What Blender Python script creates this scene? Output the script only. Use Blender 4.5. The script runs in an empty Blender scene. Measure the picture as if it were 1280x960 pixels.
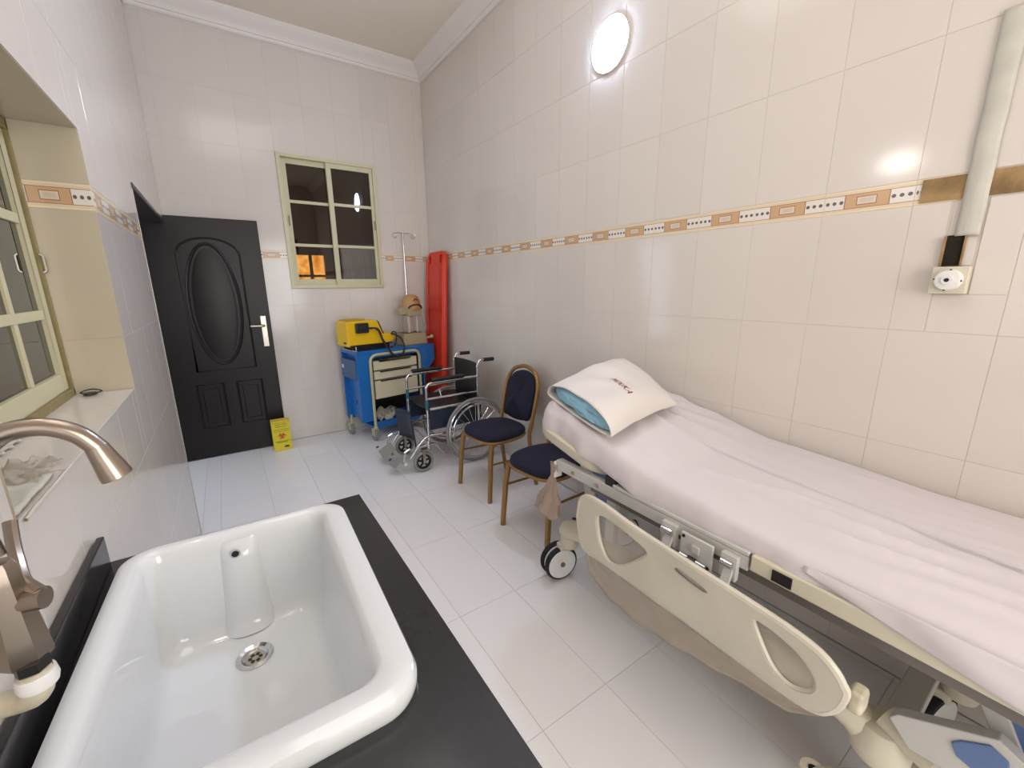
import bpy, bmesh, math, random
from mathutils import Vector, Matrix, noise
random.seed(7)
PI = math.pi
SC = bpy.context.scene
COL = SC.collection

# ------------------------------------------------------------ camera, world, lights, exposure
cam_d = bpy.data.cameras.new('camera'); cam = bpy.data.objects.new('camera', cam_d); COL.objects.link(cam)
F_PX, YAW, PITCH, ROLL = 522.0, math.radians(34.08), math.radians(13.3), math.radians(-.515)
cam_d.sensor_fit = 'HORIZONTAL'; cam_d.sensor_width = 36; cam_d.lens = F_PX / 1280 * 36; cam_d.clip_start = .02
_f = Vector((math.sin(YAW)*math.cos(PITCH), math.cos(YAW)*math.cos(PITCH), -math.sin(PITCH)))
_r = Vector((math.cos(YAW), -math.sin(YAW), 0)); _u = _r.cross(_f)
_r2 = _r*math.cos(ROLL) + _u*math.sin(ROLL); _u2 = _r2.cross(_f)
m = Matrix((_r2, _u2, -_f)).transposed().to_4x4(); m.translation = (0, 0, 1.44)
cam.matrix_world = m
SC.camera = cam

world = bpy.data.worlds.new('world'); SC.world = world; world.use_nodes = True
world.node_tree.nodes['Background'].inputs[0].default_value = (.62, .74, .9, 1)
world.node_tree.nodes['Background'].inputs[1].default_value = 1.0

def area(name, loc, target, sx, sy, power, col):
    l = bpy.data.lights.new(name, 'AREA'); l.shape = 'RECTANGLE'; l.size = sx; l.size_y = sy
    l.energy = power; l.color = col
    o = bpy.data.objects.new(name, l); COL.objects.link(o); o.location = loc
    o.rotation_euler = (Vector(target)-Vector(loc)).to_track_quat('-Z', 'Y').to_euler(); return o
# daylight through the doorway behind the camera, and through the open doorway on the left
area('daylight_entrance', (.75, -1.62, 1.45), (.8, 3.0, 1.2), 1.4, 1.8, 38, (1, .94, .875))
area('ceiling_fill', (.40, 1.2, 3.44), (.40, 1.2, 0), .9, 1.8, 10, (1, .965, .945))  # added overhead fill that brightens the floor, no fixture modelled
area('daylight_doorway', (-1.45, 3.55, 1.35), (1.2, 3.3, .5), 1.2, 1.5, 14, (.72, .84, 1))
area('next_room_fill', (2.3, 6.6, 3.3), (2.3, 7.4, 0), .8, .8, 26, (1, .78, .55))  # added warm fill to lift the brown seen through the far window
LAMP_EMIT = 135.0
SC.view_settings.view_transform = 'Standard'; SC.view_settings.look = 'None'
SC.view_settings.exposure = 0.25; SC.view_settings.gamma = 1; SC.view_settings.use_curve_mapping = False

# ------------------------------------------------------------ materials
def lin(c):
    return tuple(((v/255)/12.92 if v/255 <= .04045 else ((v/255+.055)/1.055)**2.4) for v in c) + (1,)
def mat(name, col, rough=.5, metal=0, spec=.5, bump=0, bscale=20, var=0, vscale=3, trans=0, alpha=1, coat=0, emit=None, es=0, dist=.01, stretch=None, sheen=0):
    m = bpy.data.materials.new(name); m.use_nodes = True; nt = m.node_tree; p = nt.nodes['Principled BSDF']
    p.inputs['Base Color'].default_value = lin(col); p.inputs['Roughness'].default_value = rough
    p.inputs['Metallic'].default_value = metal; p.inputs['Specular IOR Level'].default_value = spec
    p.inputs['Transmission Weight'].default_value = trans; p.inputs['Alpha'].default_value = alpha
    p.inputs['Coat Weight'].default_value = coat; p.inputs['Sheen Weight'].default_value = sheen
    if emit: p.inputs['Emission Color'].default_value = lin(emit); p.inputs['Emission Strength'].default_value = es
    if bump or var:
        tc = nt.nodes.new('ShaderNodeTexCoord'); src = tc.outputs['Object']
        if stretch:
            mp = nt.nodes.new('ShaderNodeMapping'); nt.links.new(src, mp.inputs[0]); mp.inputs['Scale'].default_value = stretch; src = mp.outputs[0]
    if bump:
        n = nt.nodes.new('ShaderNodeTexNoise'); n.inputs['Scale'].default_value = bscale; n.inputs['Detail'].default_value = 4
        nt.links.new(src, n.inputs['Vector'])
        b = nt.nodes.new('ShaderNodeBump'); b.inputs['Strength'].default_value = bump; b.inputs['Distance'].default_value = dist
        nt.links.new(n.outputs['Fac'], b.inputs['Height']); nt.links.new(b.outputs[0], p.inputs['Normal'])
    if var:
        n = nt.nodes.new('ShaderNodeTexNoise'); n.inputs['Scale'].default_value = vscale; n.inputs['Detail'].default_value = 5
        nt.links.new(src, n.inputs['Vector'])
        r = nt.nodes.new('ShaderNodeValToRGB'); r.color_ramp.elements[0].position = .35; r.color_ramp.elements[1].position = .68
        a = lin(col); r.color_ramp.elements[0].color = tuple(v*(1-var) for v in a[:3])+(1,); r.color_ramp.elements[1].color = a
        nt.links.new(n.outputs['Fac'], r.inputs[0]); nt.links.new(r.outputs[0], p.inputs['Base Color'])
    return m
def tilemat(name, col, rough, rnd=.03, wave=.015):
    m = mat(name, col, rough, bump=wave, bscale=6, dist=.02)
    nt = m.node_tree; p = nt.nodes['Principled BSDF']
    oi = nt.nodes.new('ShaderNodeObjectInfo'); mr = nt.nodes.new('ShaderNodeMapRange')
    mr.inputs[3].default_value = 1-rnd; mr.inputs[4].default_value = 1
    nt.links.new(oi.outputs['Random'], mr.inputs[0])
    mx = nt.nodes.new('ShaderNodeVectorMath'); mx.operation = 'SCALE'; mx.inputs[0].default_value = lin(col)[:3]
    nt.links.new(mr.outputs[0], mx.inputs['Scale']); nt.links.new(mx.outputs[0], p.inputs['Base Color'])
    return m
def glassmat(name, tint, refl=.12, rough=.02):
    m = bpy.data.materials.new(name); m.use_nodes = True; nt = m.node_tree; nt.nodes.remove(nt.nodes['Principled BSDF'])
    out = nt.nodes['Material Output']
    t = nt.nodes.new('ShaderNodeBsdfTransparent'); t.inputs[0].default_value = lin(tint)
    g = nt.nodes.new('ShaderNodeBsdfGlossy'); g.inputs['Roughness'].default_value = rough; g.inputs[0].default_value = (.9, .9, .9, 1)
    fr = nt.nodes.new('ShaderNodeFresnel'); fr.inputs[0].default_value = 1.5
    mp = nt.nodes.new('ShaderNodeMath'); mp.operation = 'ADD'; mp.inputs[1].default_value = refl; nt.links.new(fr.outputs[0], mp.inputs[0])
    x = nt.nodes.new('ShaderNodeMixShader'); nt.links.new(mp.outputs[0], x.inputs[0]); nt.links.new(t.outputs[0], x.inputs[1]); nt.links.new(g.outputs[0], x.inputs[2])
    nt.links.new(x.outputs[0], out.inputs[0]); return m

M = {}
M['wall_tile'] = tilemat('white_wall_tile', (222, 214, 205), .12)
M['wall_tile_left'] = M['wall_tile']
M['floor_tile'] = tilemat('white_floor_tile', (240, 237, 237), .14, .04)
M['grout'] = mat('grout', (216, 206, 194), .9, var=.15, vscale=8)
M['paint'] = mat('ceiling_paint', (240, 230, 214), .75)
M['crown'] = mat('crown_plaster', (238, 231, 224), .5)
M['niche_shaded'] = tilemat('shaded_reveal_tile', (198, 187, 164), .2)  # reveal tile with the shade of the niche put into its colour
M['alum'] = mat('cream_aluminium', (208, 202, 166), .35, spec=.5)
M['alum_dark'] = mat('aged_aluminium', (150, 134, 88), .45, var=.25, vscale=30)
M['glass'] = glassmat('tinted_glass', (150, 128, 98), .015)
M['glass_dark'] = glassmat('dark_tinted_glass', (84, 68, 50), .05)
M['door'] = mat('dark_door_paint', (26, 20, 20), .36, spec=.35)
M['door_frame'] = mat('dark_frame_paint', (48, 38, 40), .4)
M['steel'] = mat('brushed_steel', (190, 182, 168), .28, 1, bump=.05, bscale=200, dist=.001)
M['brass_steel'] = mat('satin_nickel', (160, 148, 136), .28, 1)
M['chrome'] = mat('chrome', (215, 215, 218), .12, 1)
M['black_granite'] = mat('black_granite', (40, 39, 41), .2, var=.12, vscale=60)
M['ceramic'] = mat('sink_ceramic', (226, 228, 229), .07, coat=.5)
M['black'] = mat('black_plastic', (24, 23, 25), .4)
M['rubber'] = mat('black_rubber', (30, 30, 32), .75)
M['grey_rubber'] = mat('grey_rubber', (140, 140, 138), .6)
M['white_plastic'] = mat('white_plastic', (232, 230, 226), .35)
M['cream_plastic'] = mat('cream_plastic', (214, 206, 184), .4)
M['wrap'] = mat('beige_rail_plastic', (212, 204, 186), .32, bump=.25, bscale=14, dist=.006, var=.1, vscale=6)
M['pvc'] = mat('aged_pvc', (214, 204, 178), .4, var=.3, vscale=25)
M['blue'] = mat('blue_trolley_paint', (28, 108, 184), .35, coat=.2)
M['blue_d'] = mat('grey_blue_side_bin', (70, 98, 132), .45)
M['bedblue'] = mat('slate_blue_panel', (96, 120, 164), .45)
M['cream'] = mat('cream_drawer', (214, 206, 176), .4)
M['tubecream'] = mat('cream_tube', (190, 186, 150), .35)
M['navy'] = mat('navy_fabric', (27, 28, 50), .9, bump=.3, bscale=300, dist=.002)
M['gold'] = mat('bronze_gold_tube', (158, 122, 74), .4, .55)
M['sheet'] = mat('white_sheet', (212, 203, 204), .85, bump=.2, bscale=9, dist=.012, sheen=.2)
M['case'] = mat('white_pillowcase', (220, 213, 206), .85, bump=.15, bscale=10, dist=.01)
M['pillowblue'] = mat('light_blue_pillow', (148, 198, 220), .75, bump=.5, bscale=16, dist=.012)
M['bedgrey'] = mat('light_grey_bed_paint', (200, 198, 192), .35)
M['bedgrey_d'] = mat('grey_bed_steel', (120, 114, 108), .45, .3)
M['film'] = mat('clear_film', (206, 196, 182), .15, alpha=.34, bump=.7, bscale=30, dist=.01)
M['sagfilm'] = mat('brownish_film', (188, 174, 158), .25, alpha=.72, bump=.6, bscale=18, dist=.008)
M['bagfilm'] = mat('brownish_clear_bag', (186, 164, 146), .2, alpha=.72, bump=.8, bscale=40, dist=.008)
M['yellow'] = mat('yellow_case', (236, 190, 14), .4)
M['yellow_d'] = mat('dull_yellow_case', (190, 156, 46), .5)
M['sharps'] = mat('yellow_card', (226, 210, 48), .55)
M['red'] = mat('red_board_plastic', (222, 54, 26), .35)
M['red_ink'] = mat('red_ink', (206, 70, 50), .6)
M['logo_red'] = mat('logo_red', (178, 50, 66), .7)
M['ink'] = mat('dark_ink', (60, 56, 30), .7)
M['tan'] = mat('tan_plastic', (190, 146, 96), .45)
M['tan2'] = mat('beige_plastic', (178, 164, 128), .5)
M['clear'] = mat('clear_plastic', (214, 200, 184), .1, alpha=.35)
M['vinyl'] = mat('black_vinyl', (25, 23, 25), .42)
M['vinylblue'] = mat('dark_blue_vinyl', (34, 44, 62), .45)
M['teal'] = mat('teal_paint', (42, 98, 108), .4)
M['footgrey'] = mat('grey_footplate', (150, 146, 138), .5)
M['cement'] = mat('old_cement', (176, 144, 98), .95, var=.5, vscale=14, bump=.5, bscale=40)
M['plaster'] = mat('grey_plaster', (206, 203, 190), .75, var=.12, vscale=12, bump=.3, bscale=30)
M['hole'] = mat('dark_cavity', (44, 32, 24), .95, var=.6, vscale=40)
M['paper'] = mat('crumpled_paper', (206, 200, 184), .8, bump=.5, bscale=30)
M['brownwood'] = mat('brown_wood', (122, 66, 26), .5, var=.3, vscale=6, stretch=(8, 8, 1))
M['brownwall'] = mat('brown_room_paint', (104, 78, 60), .85)
M['curtain'] = mat('brown_curtain', (150, 114, 80), .9)
M['corridor'] = mat('dim_corridor_paint', (150, 146, 140), .9)
def foliage():
    m = bpy.data.materials.new('sunlit_garden_glow'); m.use_nodes = True; nt = m.node_tree; p = nt.nodes['Principled BSDF']
    tc = nt.nodes.new('ShaderNodeTexCoord'); n = nt.nodes.new('ShaderNodeTexNoise'); n.inputs['Scale'].default_value = 7; n.inputs['Detail'].default_value = 6
    nt.links.new(tc.outputs['Object'], n.inputs['Vector']); r = nt.nodes.new('ShaderNodeValToRGB'); e = r.color_ramp.elements
    e[0].position = .38; e[0].color = lin((206, 158, 70)); e[1].position = .62; e[1].color = lin((255, 250, 205))
    nt.links.new(n.outputs['Fac'], r.inputs[0]); nt.links.new(r.outputs[0], p.inputs['Emission Color']); p.inputs['Emission Strength'].default_value = 9
    p.inputs['Base Color'].default_value = (0, 0, 0, 1); return m
M['garden'] = foliage()
M['lamp'] = mat('lamp_diffuser', (255, 255, 255), .4, emit=(200, 219, 255), es=LAMP_EMIT)
M['lamp_added'] = mat('added_lamp_diffuser', (255, 255, 255), .4, emit=(255, 246, 236), es=28)

def bandmat():
    m = bpy.data.materials.new('border_tile_print'); m.use_nodes = True; nt = m.node_tree; p = nt.nodes['Principled BSDF']
    L = nt.links
    def val(x, s):
        if isinstance(x, (int, float)): s.default_value = x
        else: L.new(x, s)
    def mth(op, a, b=0):
        n = nt.nodes.new('ShaderNodeMath'); n.operation = op; val(a, n.inputs[0]); val(b, n.inputs[1]); return n.outputs[0]
    def mix(f, a, b):
        n = nt.nodes.new('ShaderNodeMix'); n.data_type = 'RGBA'; L.new(f, n.inputs[0])
        for s, c in ((6, a), (7, b)):
            if isinstance(c, tuple): n.inputs[s].default_value = c
            else: L.new(c, n.inputs[s])
        return n.outputs[2]
    tc = nt.nodes.new('ShaderNodeUVMap'); sp = nt.nodes.new('ShaderNodeSeparateXYZ'); L.new(tc.outputs[0], sp.inputs[0])
    u, v = sp.outputs[0], sp.outputs[1]
    au = mth('ABSOLUTE', mth('SUBTRACT', u, .5)); av = mth('ABSOLUTE', mth('SUBTRACT', v, .5))
    tan, white, cream, line, dot = lin((206, 168, 128)), lin((232, 226, 216)), lin((226, 208, 178)), lin((158, 114, 84)), lin((110, 98, 100))
    c = mix(mth('LESS_THAN', au, .25), white, tan)
    # thin dividing lines between white and tan
    c = mix(mth('LESS_THAN', mth('ABSOLUTE', mth('SUBTRACT', au, .25)), .006), c, line)
    # rounded rectangle in the tan field
    inr = mth('MULTIPLY', mth('LESS_THAN', au, .115), mth('LESS_THAN', av, .19)); c = mix(inr, c, line)
    inr = mth('MULTIPLY', mth('LESS_THAN', au, .105), mth('LESS_THAN', av, .155)); c = mix(inr, c, lin((224, 208, 190)))
    inr = mth('MULTIPLY', mth('LESS_THAN', au, .075), mth('LESS_THAN', av, .09)); c = mix(inr, c, lin((212, 196, 180)))
    # dots in the white fields
    fu = mth('MULTIPLY', mth('SUBTRACT', mth('FRACT', mth('MULTIPLY', u, 12)), .5), .021)
    fv = mth('MULTIPLY', mth('SUBTRACT', v, .5), .077)
    dd = mth('SQRT', mth('ADD', mth('MULTIPLY', fu, fu), mth('MULTIPLY', fv, fv)))
    c = mix(mth('MULTIPLY', mth('LESS_THAN', dd, .0062), mth('GREATER_THAN', au, .255)), c, dot)
    c = mix(mth('GREATER_THAN', av, .3), c, line); c = mix(mth('GREATER_THAN', av, .325), c, cream)
    c = mix(mth('GREATER_THAN', av, .44), c, lin((238, 220, 186)))
    L.new(c, p.inputs['Base Color']); p.inputs['Roughness'].default_value = .18
    return m
M['band'] = bandmat()

# ------------------------------------------------------------ helpers
OFF = {}
def thing(name, label, cat, loc=(0, 0, 0), group=None, kind=None, rotz=0):
    o = bpy.data.objects.new(name, None); o.empty_display_size = .05; COL.objects.link(o); o.location = loc; o.rotation_euler = (0, 0, rotz)
    o['label'] = label
    if cat: o['category'] = cat
    if group: o['group'] = group
    if kind: o['kind'] = kind
    OFF[o.name] = Vector(loc); return o
def tag(o, label=None, cat=None, group=None, kind=None):
    if label: o['label'] = label
    if cat: o['category'] = cat
    if group: o['group'] = group
    if kind: o['kind'] = kind
    return o
def catmull(pts, n=6, closed=False):
    P = [Vector(p) for p in pts]; out = []; N = len(P)
    rng = range(N) if closed else range(N-1)
    for i in rng:
        if closed: a, b, c, d = P[i-1], P[i], P[(i+1) % N], P[(i+2) % N]
        else: a = P[max(i-1, 0)]; b = P[i]; c = P[i+1]; d = P[min(i+2, N-1)]
        for k in range(n):
            t = k/n; t2 = t*t; t3 = t2*t
            out.append(.5*((2*b)+(c-a)*t+(2*a-5*b+4*c-d)*t2+(3*b-a-3*c+d)*t3))
    if not closed: out.append(P[-1])
    return out
def fillet(pts, r=.04, n=5):
    P = [Vector(p) for p in pts]; out = [P[0]]
    for i in range(1, len(P)-1):
        a = (P[i-1]-P[i]); b = (P[i+1]-P[i]); rr = min(r, a.length*.45, b.length*.45)
        s = P[i]+a.normalized()*rr; e = P[i]+b.normalized()*rr
        for k in range(n+1):
            t = k/n; out.append((1-t)**2*s+2*t*(1-t)*P[i]+t*t*e)
    out.append(P[-1]); return out
class B:
    def __init__(s): s.bm = bmesh.new()
    def box(s, a, b, rot=None, ctr=None):
        vs = [s.bm.verts.new((x, y, z)) for x in (a[0], b[0]) for y in (a[1], b[1]) for z in (a[2], b[2])]
        for f in ((0, 1, 3, 2), (4, 6, 7, 5), (0, 4, 5, 1), (2, 3, 7, 6), (0, 2, 6, 4), (1, 5, 7, 3)): s.bm.faces.new([vs[i] for i in f])
        if rot is not None:
            c = Vector(ctr) if ctr else (Vector(a)+Vector(b))/2
            for v in vs: v.co = rot @ (v.co-c) + c
        return s
    def tube(s, pts, r, n=10, closed=False, cap=True):
        P = [Vector(p) for p in pts]; N = len(P); rings = []; up = None
        for i in range(N):
            if closed: t = P[(i+1) % N]-P[i-1]
            else: t = P[min(i+1, N-1)]-P[max(i-1, 0)]
            t = t.normalized() if t.length > 1e-9 else Vector((0, 0, 1))
            if up is None:
                up = Vector((0, 0, 1)) if abs(t.z) < .9 else Vector((1, 0, 0))
            x = up - t*up.dot(t); x = x.normalized() if x.length > 1e-6 else t.orthogonal().normalized(); up = x; y = t.cross(x)
            rr = r[i] if isinstance(r, (list, tuple)) else r
            rings.append([s.bm.verts.new(P[i]+x*math.cos(2*PI*k/n)*rr+y*math.sin(2*PI*k/n)*rr) for k in range(n)])
        for i in range(N if closed else N-1):
            A, Bq = rings[i], rings[(i+1) % N]
            for k in range(n): s.bm.faces.new((A[k], A[(k+1) % n], Bq[(k+1) % n], Bq[k]))
        if cap and not closed:
            s.bm.faces.new(rings[0][::-1]); s.bm.faces.new(rings[-1])
        return s
    def prism(s, pts, d, hole=None):
        # pts planar polygon (3D), extruded by vector d
        d = Vector(d); A = [s.bm.verts.new(p) for p in pts]; Bv = [s.bm.verts.new(Vector(p)+d) for p in pts]; n = len(A)
        s.bm.faces.new(A); s.bm.faces.new(Bv[::-1])
        for i in range(n): s.bm.faces.new((A[i], Bv[i], Bv[(i+1) % n], A[(i+1) % n]))
        return s
    def lathe(s, prof, ctr, axis='z', n=24):
        rings = []; c = Vector(ctr)
        ax = {'x': (Vector((1, 0, 0)), Vector((0, 1, 0)), Vector((0, 0, 1))), 'y': (Vector((0, 1, 0)), Vector((1, 0, 0)), Vector((0, 0, 1))), 'z': (Vector((0, 0, 1)), Vector((1, 0, 0)), Vector((0, 1, 0)))}[axis] if isinstance(axis, str) else axis
        for r, h in prof:
            rings.append([s.bm.verts.new(c+ax[0]*h+(ax[1]*math.cos(2*PI*k/n)+ax[2]*math.sin(2*PI*k/n))*max(r, 1e-4)) for k in range(n)])
        for i in range(len(rings)-1):
            for k in range(n): s.bm.faces.new((rings[i][k], rings[i][(k+1) % n], rings[i+1][(k+1) % n], rings[i+1][k]))
        s.bm.faces.new(rings[0][::-1]); s.bm.faces.new(rings[-1]); return s
    def grid(s, fn, nu, nv, closeu=False):
        V = [[s.bm.verts.new(fn(i/nu, j/nv)) for j in range(nv+1)] for i in range(nu+(0 if closeu else 1))]
        for i in range(nu):
            for j in range(nv):
                a = V[i]; b = V[(i+1) % len(V)]
                s.bm.faces.new((a[j], b[j], b[j+1], a[j+1]))
        return s
    def obj(s, name, m, parent=None, bevel=0, smooth=True, solid=0, sub=0, local=False, seg=2):
        bm = s.bm
        bmesh.ops.remove_doubles(bm, verts=bm.verts, dist=1e-6)
        bmesh.ops.recalc_face_normals(bm, faces=bm.faces)
        off = Vector((0, 0, 0))
        root = parent
        while root is not None and root.parent is not None: root = root.parent
        if root is not None and not local: off = OFF.get(root.name, Vector((0, 0, 0)))
        own = Vector((0, 0, 0))
        if parent is None and not local:
            lo = Vector([min(v.co[i] for v in bm.verts) for i in range(3)]); hi = Vector([max(v.co[i] for v in bm.verts) for i in range(3)])
            own = Vector(((lo.x+hi.x)/2, (lo.y+hi.y)/2, lo.z)); off = own
        if off.length: bmesh.ops.translate(bm, verts=bm.verts, vec=-off)
        me = bpy.data.meshes.new(name); bm.to_mesh(me); bm.free()
        o = bpy.data.objects.new(name, me); COL.objects.link(o); o.location = own
        me.materials.append(m)
        if parent is not None: o.parent = parent
        else: OFF[o.name] = own
        if smooth:
            for p in me.polygons: p.use_smooth = True
            me.set_sharp_from_angle(angle=math.radians(38))
        if solid: md = o.modifiers.new('solid', 'SOLIDIFY'); md.thickness = solid; md.offset = 0
        if bevel: md = o.modifiers.new('bevel', 'BEVEL'); md.width = bevel; md.segments = seg; md.limit_method = 'ANGLE'; md.angle_limit = math.radians(40); md.harden_normals = True
        if sub: md = o.modifiers.new('sub', 'SUBSURF'); md.levels = sub; md.render_levels = sub
        return o
def boxo(name, a, b, m, parent=None, bevel=0, **k): return B().box(a, b).obj(name, m, parent, bevel, **k)
def boolcut(o, cutters):
    for c in cutters:
        md = o.modifiers.new('cut', 'BOOLEAN'); md.operation = 'DIFFERENCE'; md.solver = 'EXACT'; md.object = c
    bpy.context.view_layer.update()
    dg = bpy.context.evaluated_depsgraph_get(); me = bpy.data.meshes.new_from_object(o.evaluated_get(dg))
    o.modifiers.clear(); o.data = me
    for c in cutters: bpy.data.objects.remove(c)
def tree_copy(o, parent=None):
    c = o.copy(); COL.objects.link(c); c.parent = parent
    for ch in list(o.children): tree_copy(ch, c)
    return c
def text_mesh(s, size, mx, m, parent, name='lettering', ext=.0008, off=None):
    cu = bpy.data.curves.new(name, 'FONT'); cu.body = s; cu.size = size; cu.extrude = ext; cu.align_x = 'CENTER'; cu.align_y = 'CENTER'; cu.resolution_u = 2
    t = bpy.data.objects.new('tmp', cu); COL.objects.link(t); bpy.context.view_layer.update()
    me = bpy.data.meshes.new_from_object(t.evaluated_get(bpy.context.evaluated_depsgraph_get())); bpy.data.objects.remove(t)
    me.transform(mx)
    root = parent
    while root.parent is not None: root = root.parent
    me.transform(Matrix.Translation(-OFF.get(root.name, Vector((0, 0, 0)))))
    o = bpy.data.objects.new(name, me); COL.objects.link(o); o.parent = parent; me.materials.clear(); me.materials.append(m); return o

# ------------------------------------------------------------ room shell
XR, XL, YF, YB, ZC = 1.894, -.295, 4.362, -1.6, 3.5
ROWS = [(0, .08), (.08, .48), (.48, .88), (.88, 1.28), (1.28, 1.68), (1.68, 1.757), (1.757, 2.157), (2.157, 2.557), (2.557, 2.957), (2.957, 3.357), (3.357, 3.5)]
_cache = {}
def tile_mesh(kind, w, h, m):
    # kind: 'x+' tile faces +X (u along Y), 'x-' faces -X, 'y-' faces -Y (u along X), 'z' floor
    key = (kind, round(w, 3), round(h, 3), m.name)
    if key in _cache: return _cache[key]
    g, t = (.0010 if kind == 'z' else .0006), (.0022 if kind == 'z' else .0014)
    a, b = w/2-g, h/2-g
    bm = bmesh.new(); uvl = bm.loops.layers.uv.new('UVMap')
    def P(u, v, d):
        if kind == 'x-': return (-d, u, v)
        if kind == 'x+': return (d, u, v)
        if kind == 'y-': return (u, -d, v)
        if kind == 'y+': return (u, d, v)
        if kind == 'z-': return (u, v, -d)
        return (u, v, d)
    c = .0004
    r0 = [bm.verts.new(P(*q)) for q in ((-a, -b, 0), (a, -b, 0), (a, b, 0), (-a, b, 0))]
    r1 = [bm.verts.new(P(*q)) for q in ((-a, -b, t-c), (a, -b, t-c), (a, b, t-c), (-a, b, t-c))]
    r2 = [bm.verts.new(P(*q)) for q in ((-a+c, -b+c, t), (a-c, -b+c, t), (a-c, b-c, t), (-a+c, b-c, t))]
    f = bm.faces.new(r2)
    for l, uv in zip(f.loops, ((0, 0), (1, 0), (1, 1), (0, 1))): l[uvl].uv = uv
    for A, Q in ((r0, r1), (r1, r2)):
        for i in range(4): bm.faces.new((A[i], A[(i+1) % 4], Q[(i+1) % 4], Q[i]))
    bmesh.ops.recalc_face_normals(bm, faces=bm.faces)
    # recalc on an open shell may flip it: make the front face point outwards
    d = Vector(P(0, 0, 1))
    if f.normal.dot(d) < 0: bmesh.ops.reverse_faces(bm, faces=bm.faces)
    me = bpy.data.meshes.new('tile'); bm.to_mesh(me); bm.free(); me.materials.append(m); _cache[key] = me; return me
def rect_minus(r, h, low=False):
    u0, u1, v0, v1 = r; a0, a1, b0, b1 = h
    if a1 <= u0 or a0 >= u1 or b1 <= v0 or b0 >= v1: return [r]
    out = []
    if a0 > u0: out.append((u0, a0, b0 if low and b0 > v0 else v0, v1))
    if a1 < u1: out.append((a1, u1, v0, v1))
    m0, m1 = max(u0, a0), min(u1, a1)
    if b0 > v0: out.append((u0 if low else m0, m1, v0, b0))
    if b1 < v1: out.append((m0, m1, b1, v1))
    return out
NT = {}
def tiling(parent, kind, plane, cols, rows, holes, m, lim=300, skipband=None, name='tile'):
    cnt = 0
    for vi, (v0, v1) in enumerate(rows):
        isband = abs(v0-1.68) < 1e-6 and kind != 'z'
        for c0, c1 in zip(cols[:-1], cols[1:]):
            rs = [(c0, c1, v0, v1)]
            for h in holes: rs = [q for r in rs for q in rect_minus(r, h, kind == 'x-' and h[2] == 1.40)]
            for (u0, u1, w0, w1) in rs:
                if u1-u0 < .012 or w1-w0 < .012: continue
                if isband and skipband and skipband(u0, u1): continue
                me = tile_mesh(kind, u1-u0, w1-w0, M['band'] if isband else m)
                o = bpy.data.objects.new('border_tile' if isband else name, me); COL.objects.link(o); o.parent = parent
                uc, vc = (u0+u1)/2, (w0+w1)/2
                loc = {'x-': (plane, uc, vc), 'x+': (plane, uc, vc), 'y-': (uc, plane, vc), 'y+': (uc, plane, vc), 'z': (uc, vc, plane), 'z-': (uc, vc, plane)}[kind]
                o.location = Vector(loc)-OFF.get(parent.name, Vector((0, 0, 0)))
                e = .0007 if kind[0] != 'z' else .0004
                o.rotation_euler = (random.uniform(-e, e), random.uniform(-e, e), random.uniform(-e, e)); cnt += 1
    NT[parent.name] = cnt
def slab(name, boxes, m, label):
    b = B()
    for a, c in boxes: b.box(a, c)
    o = b.obj(name, m, smooth=False); tag(o, label, kind='structure'); return o
def cols(start, step, lo, hi):
    s = start
    while s > lo: s -= step
    out = [lo]
    s += step
    while s < hi-1e-4:
        if s-lo > 1e-3: out.append(s)
        s += step
    return out+[hi]

T = .006
fl = slab('floor', [((-2.2, YB-.1, -.1), (XR+.1, YF+.1, -.004))], M['grout'], 'white glossy rectangular tiled floor of the treatment room')
tiling(fl, 'z', -.004, cols(.685, .295, XL-.0, XR), [(a, b) for a, b in zip(cols(.847, .595, YB, YF)[:-1], cols(.847, .595, YB, YF)[1:])], [], M['floor_tile'])
# floor in the doorway recess
tiling(fl, 'z', -.004, cols(-.275, .295, -1.9, XL), [(2.632, 3.227), (3.227, 3.822), (3.822, YF)], [], M['floor_tile'])

WR = slab('wall_right', [((XR+.004, YB, 0), (XR+.15, YF+.15, ZC))], M['grout'], 'white tiled long wall beside the bed with a printed border')
hr = [(.3655-.041+.0, .3655+.010-.004, 1.487, 2.157)]
tiling(WR, 'x-', XR+.004, cols(.217, .2525, YB, YF), ROWS, [(.298, .378, 1.40, 1.4871), (.329, .372, 1.4872, 1.57), (.306, .355, 1.57, 2.157)], M['wall_tile'], skipband=lambda a, b: b < .46)

WIN = (.535, 1.38, 1.43, 2.565)
WF = slab('wall_far', [((-2.2, YF+.004, 0), (WIN[0], YF+.15, ZC)), ((WIN[1], YF+.004, 0), (XR+.1, YF+.15, ZC)),
                       ((WIN[0], YF+.004, 0), (WIN[1], YF+.15, WIN[2])), ((WIN[0], YF+.004, WIN[3]), (WIN[1], YF+.15, ZC))], M['grout'], 'white tiled end wall with the small aluminium window')
tiling(WF, 'y-', YF+.004, cols(.03, .2525, XL-.02, XR), ROWS, [(WIN[0], WIN[1], WIN[2], WIN[3])], M['wall_tile'])

NY0, NY1, NZ0, NZ1 = .87, 1.915, 1.103, 1.915      # window niche
DY0, DY1, DZ = 2.915, YF, 1.955                   # doorway on the left
XN = -.488
WL = slab('wall_left', [((XN-.05, YB, 0), (XL-.004, NY0, ZC)), ((XN-.05, NY1, 0), (XL-.004, DY0, ZC)), ((XN-.05, NY0, 0), (XL-.004, NY1, NZ0-.004)),
                        ((XN-.05, NY0, NZ1+.004), (XL-.004, NY1, ZC)), ((XN-.05, DY0, DZ), (XL-.004, YF, ZC))], M['grout'], 'white tiled wall above the sink with the window niche and doorway')
tiling(WL, 'x+', XL-.004, cols(1.094, .2525, YB, YF), ROWS, [(NY0-.001, NY1+.001, NZ0, NZ1), (DY0, 9, -1, DZ)], M['wall_tile'])
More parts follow.
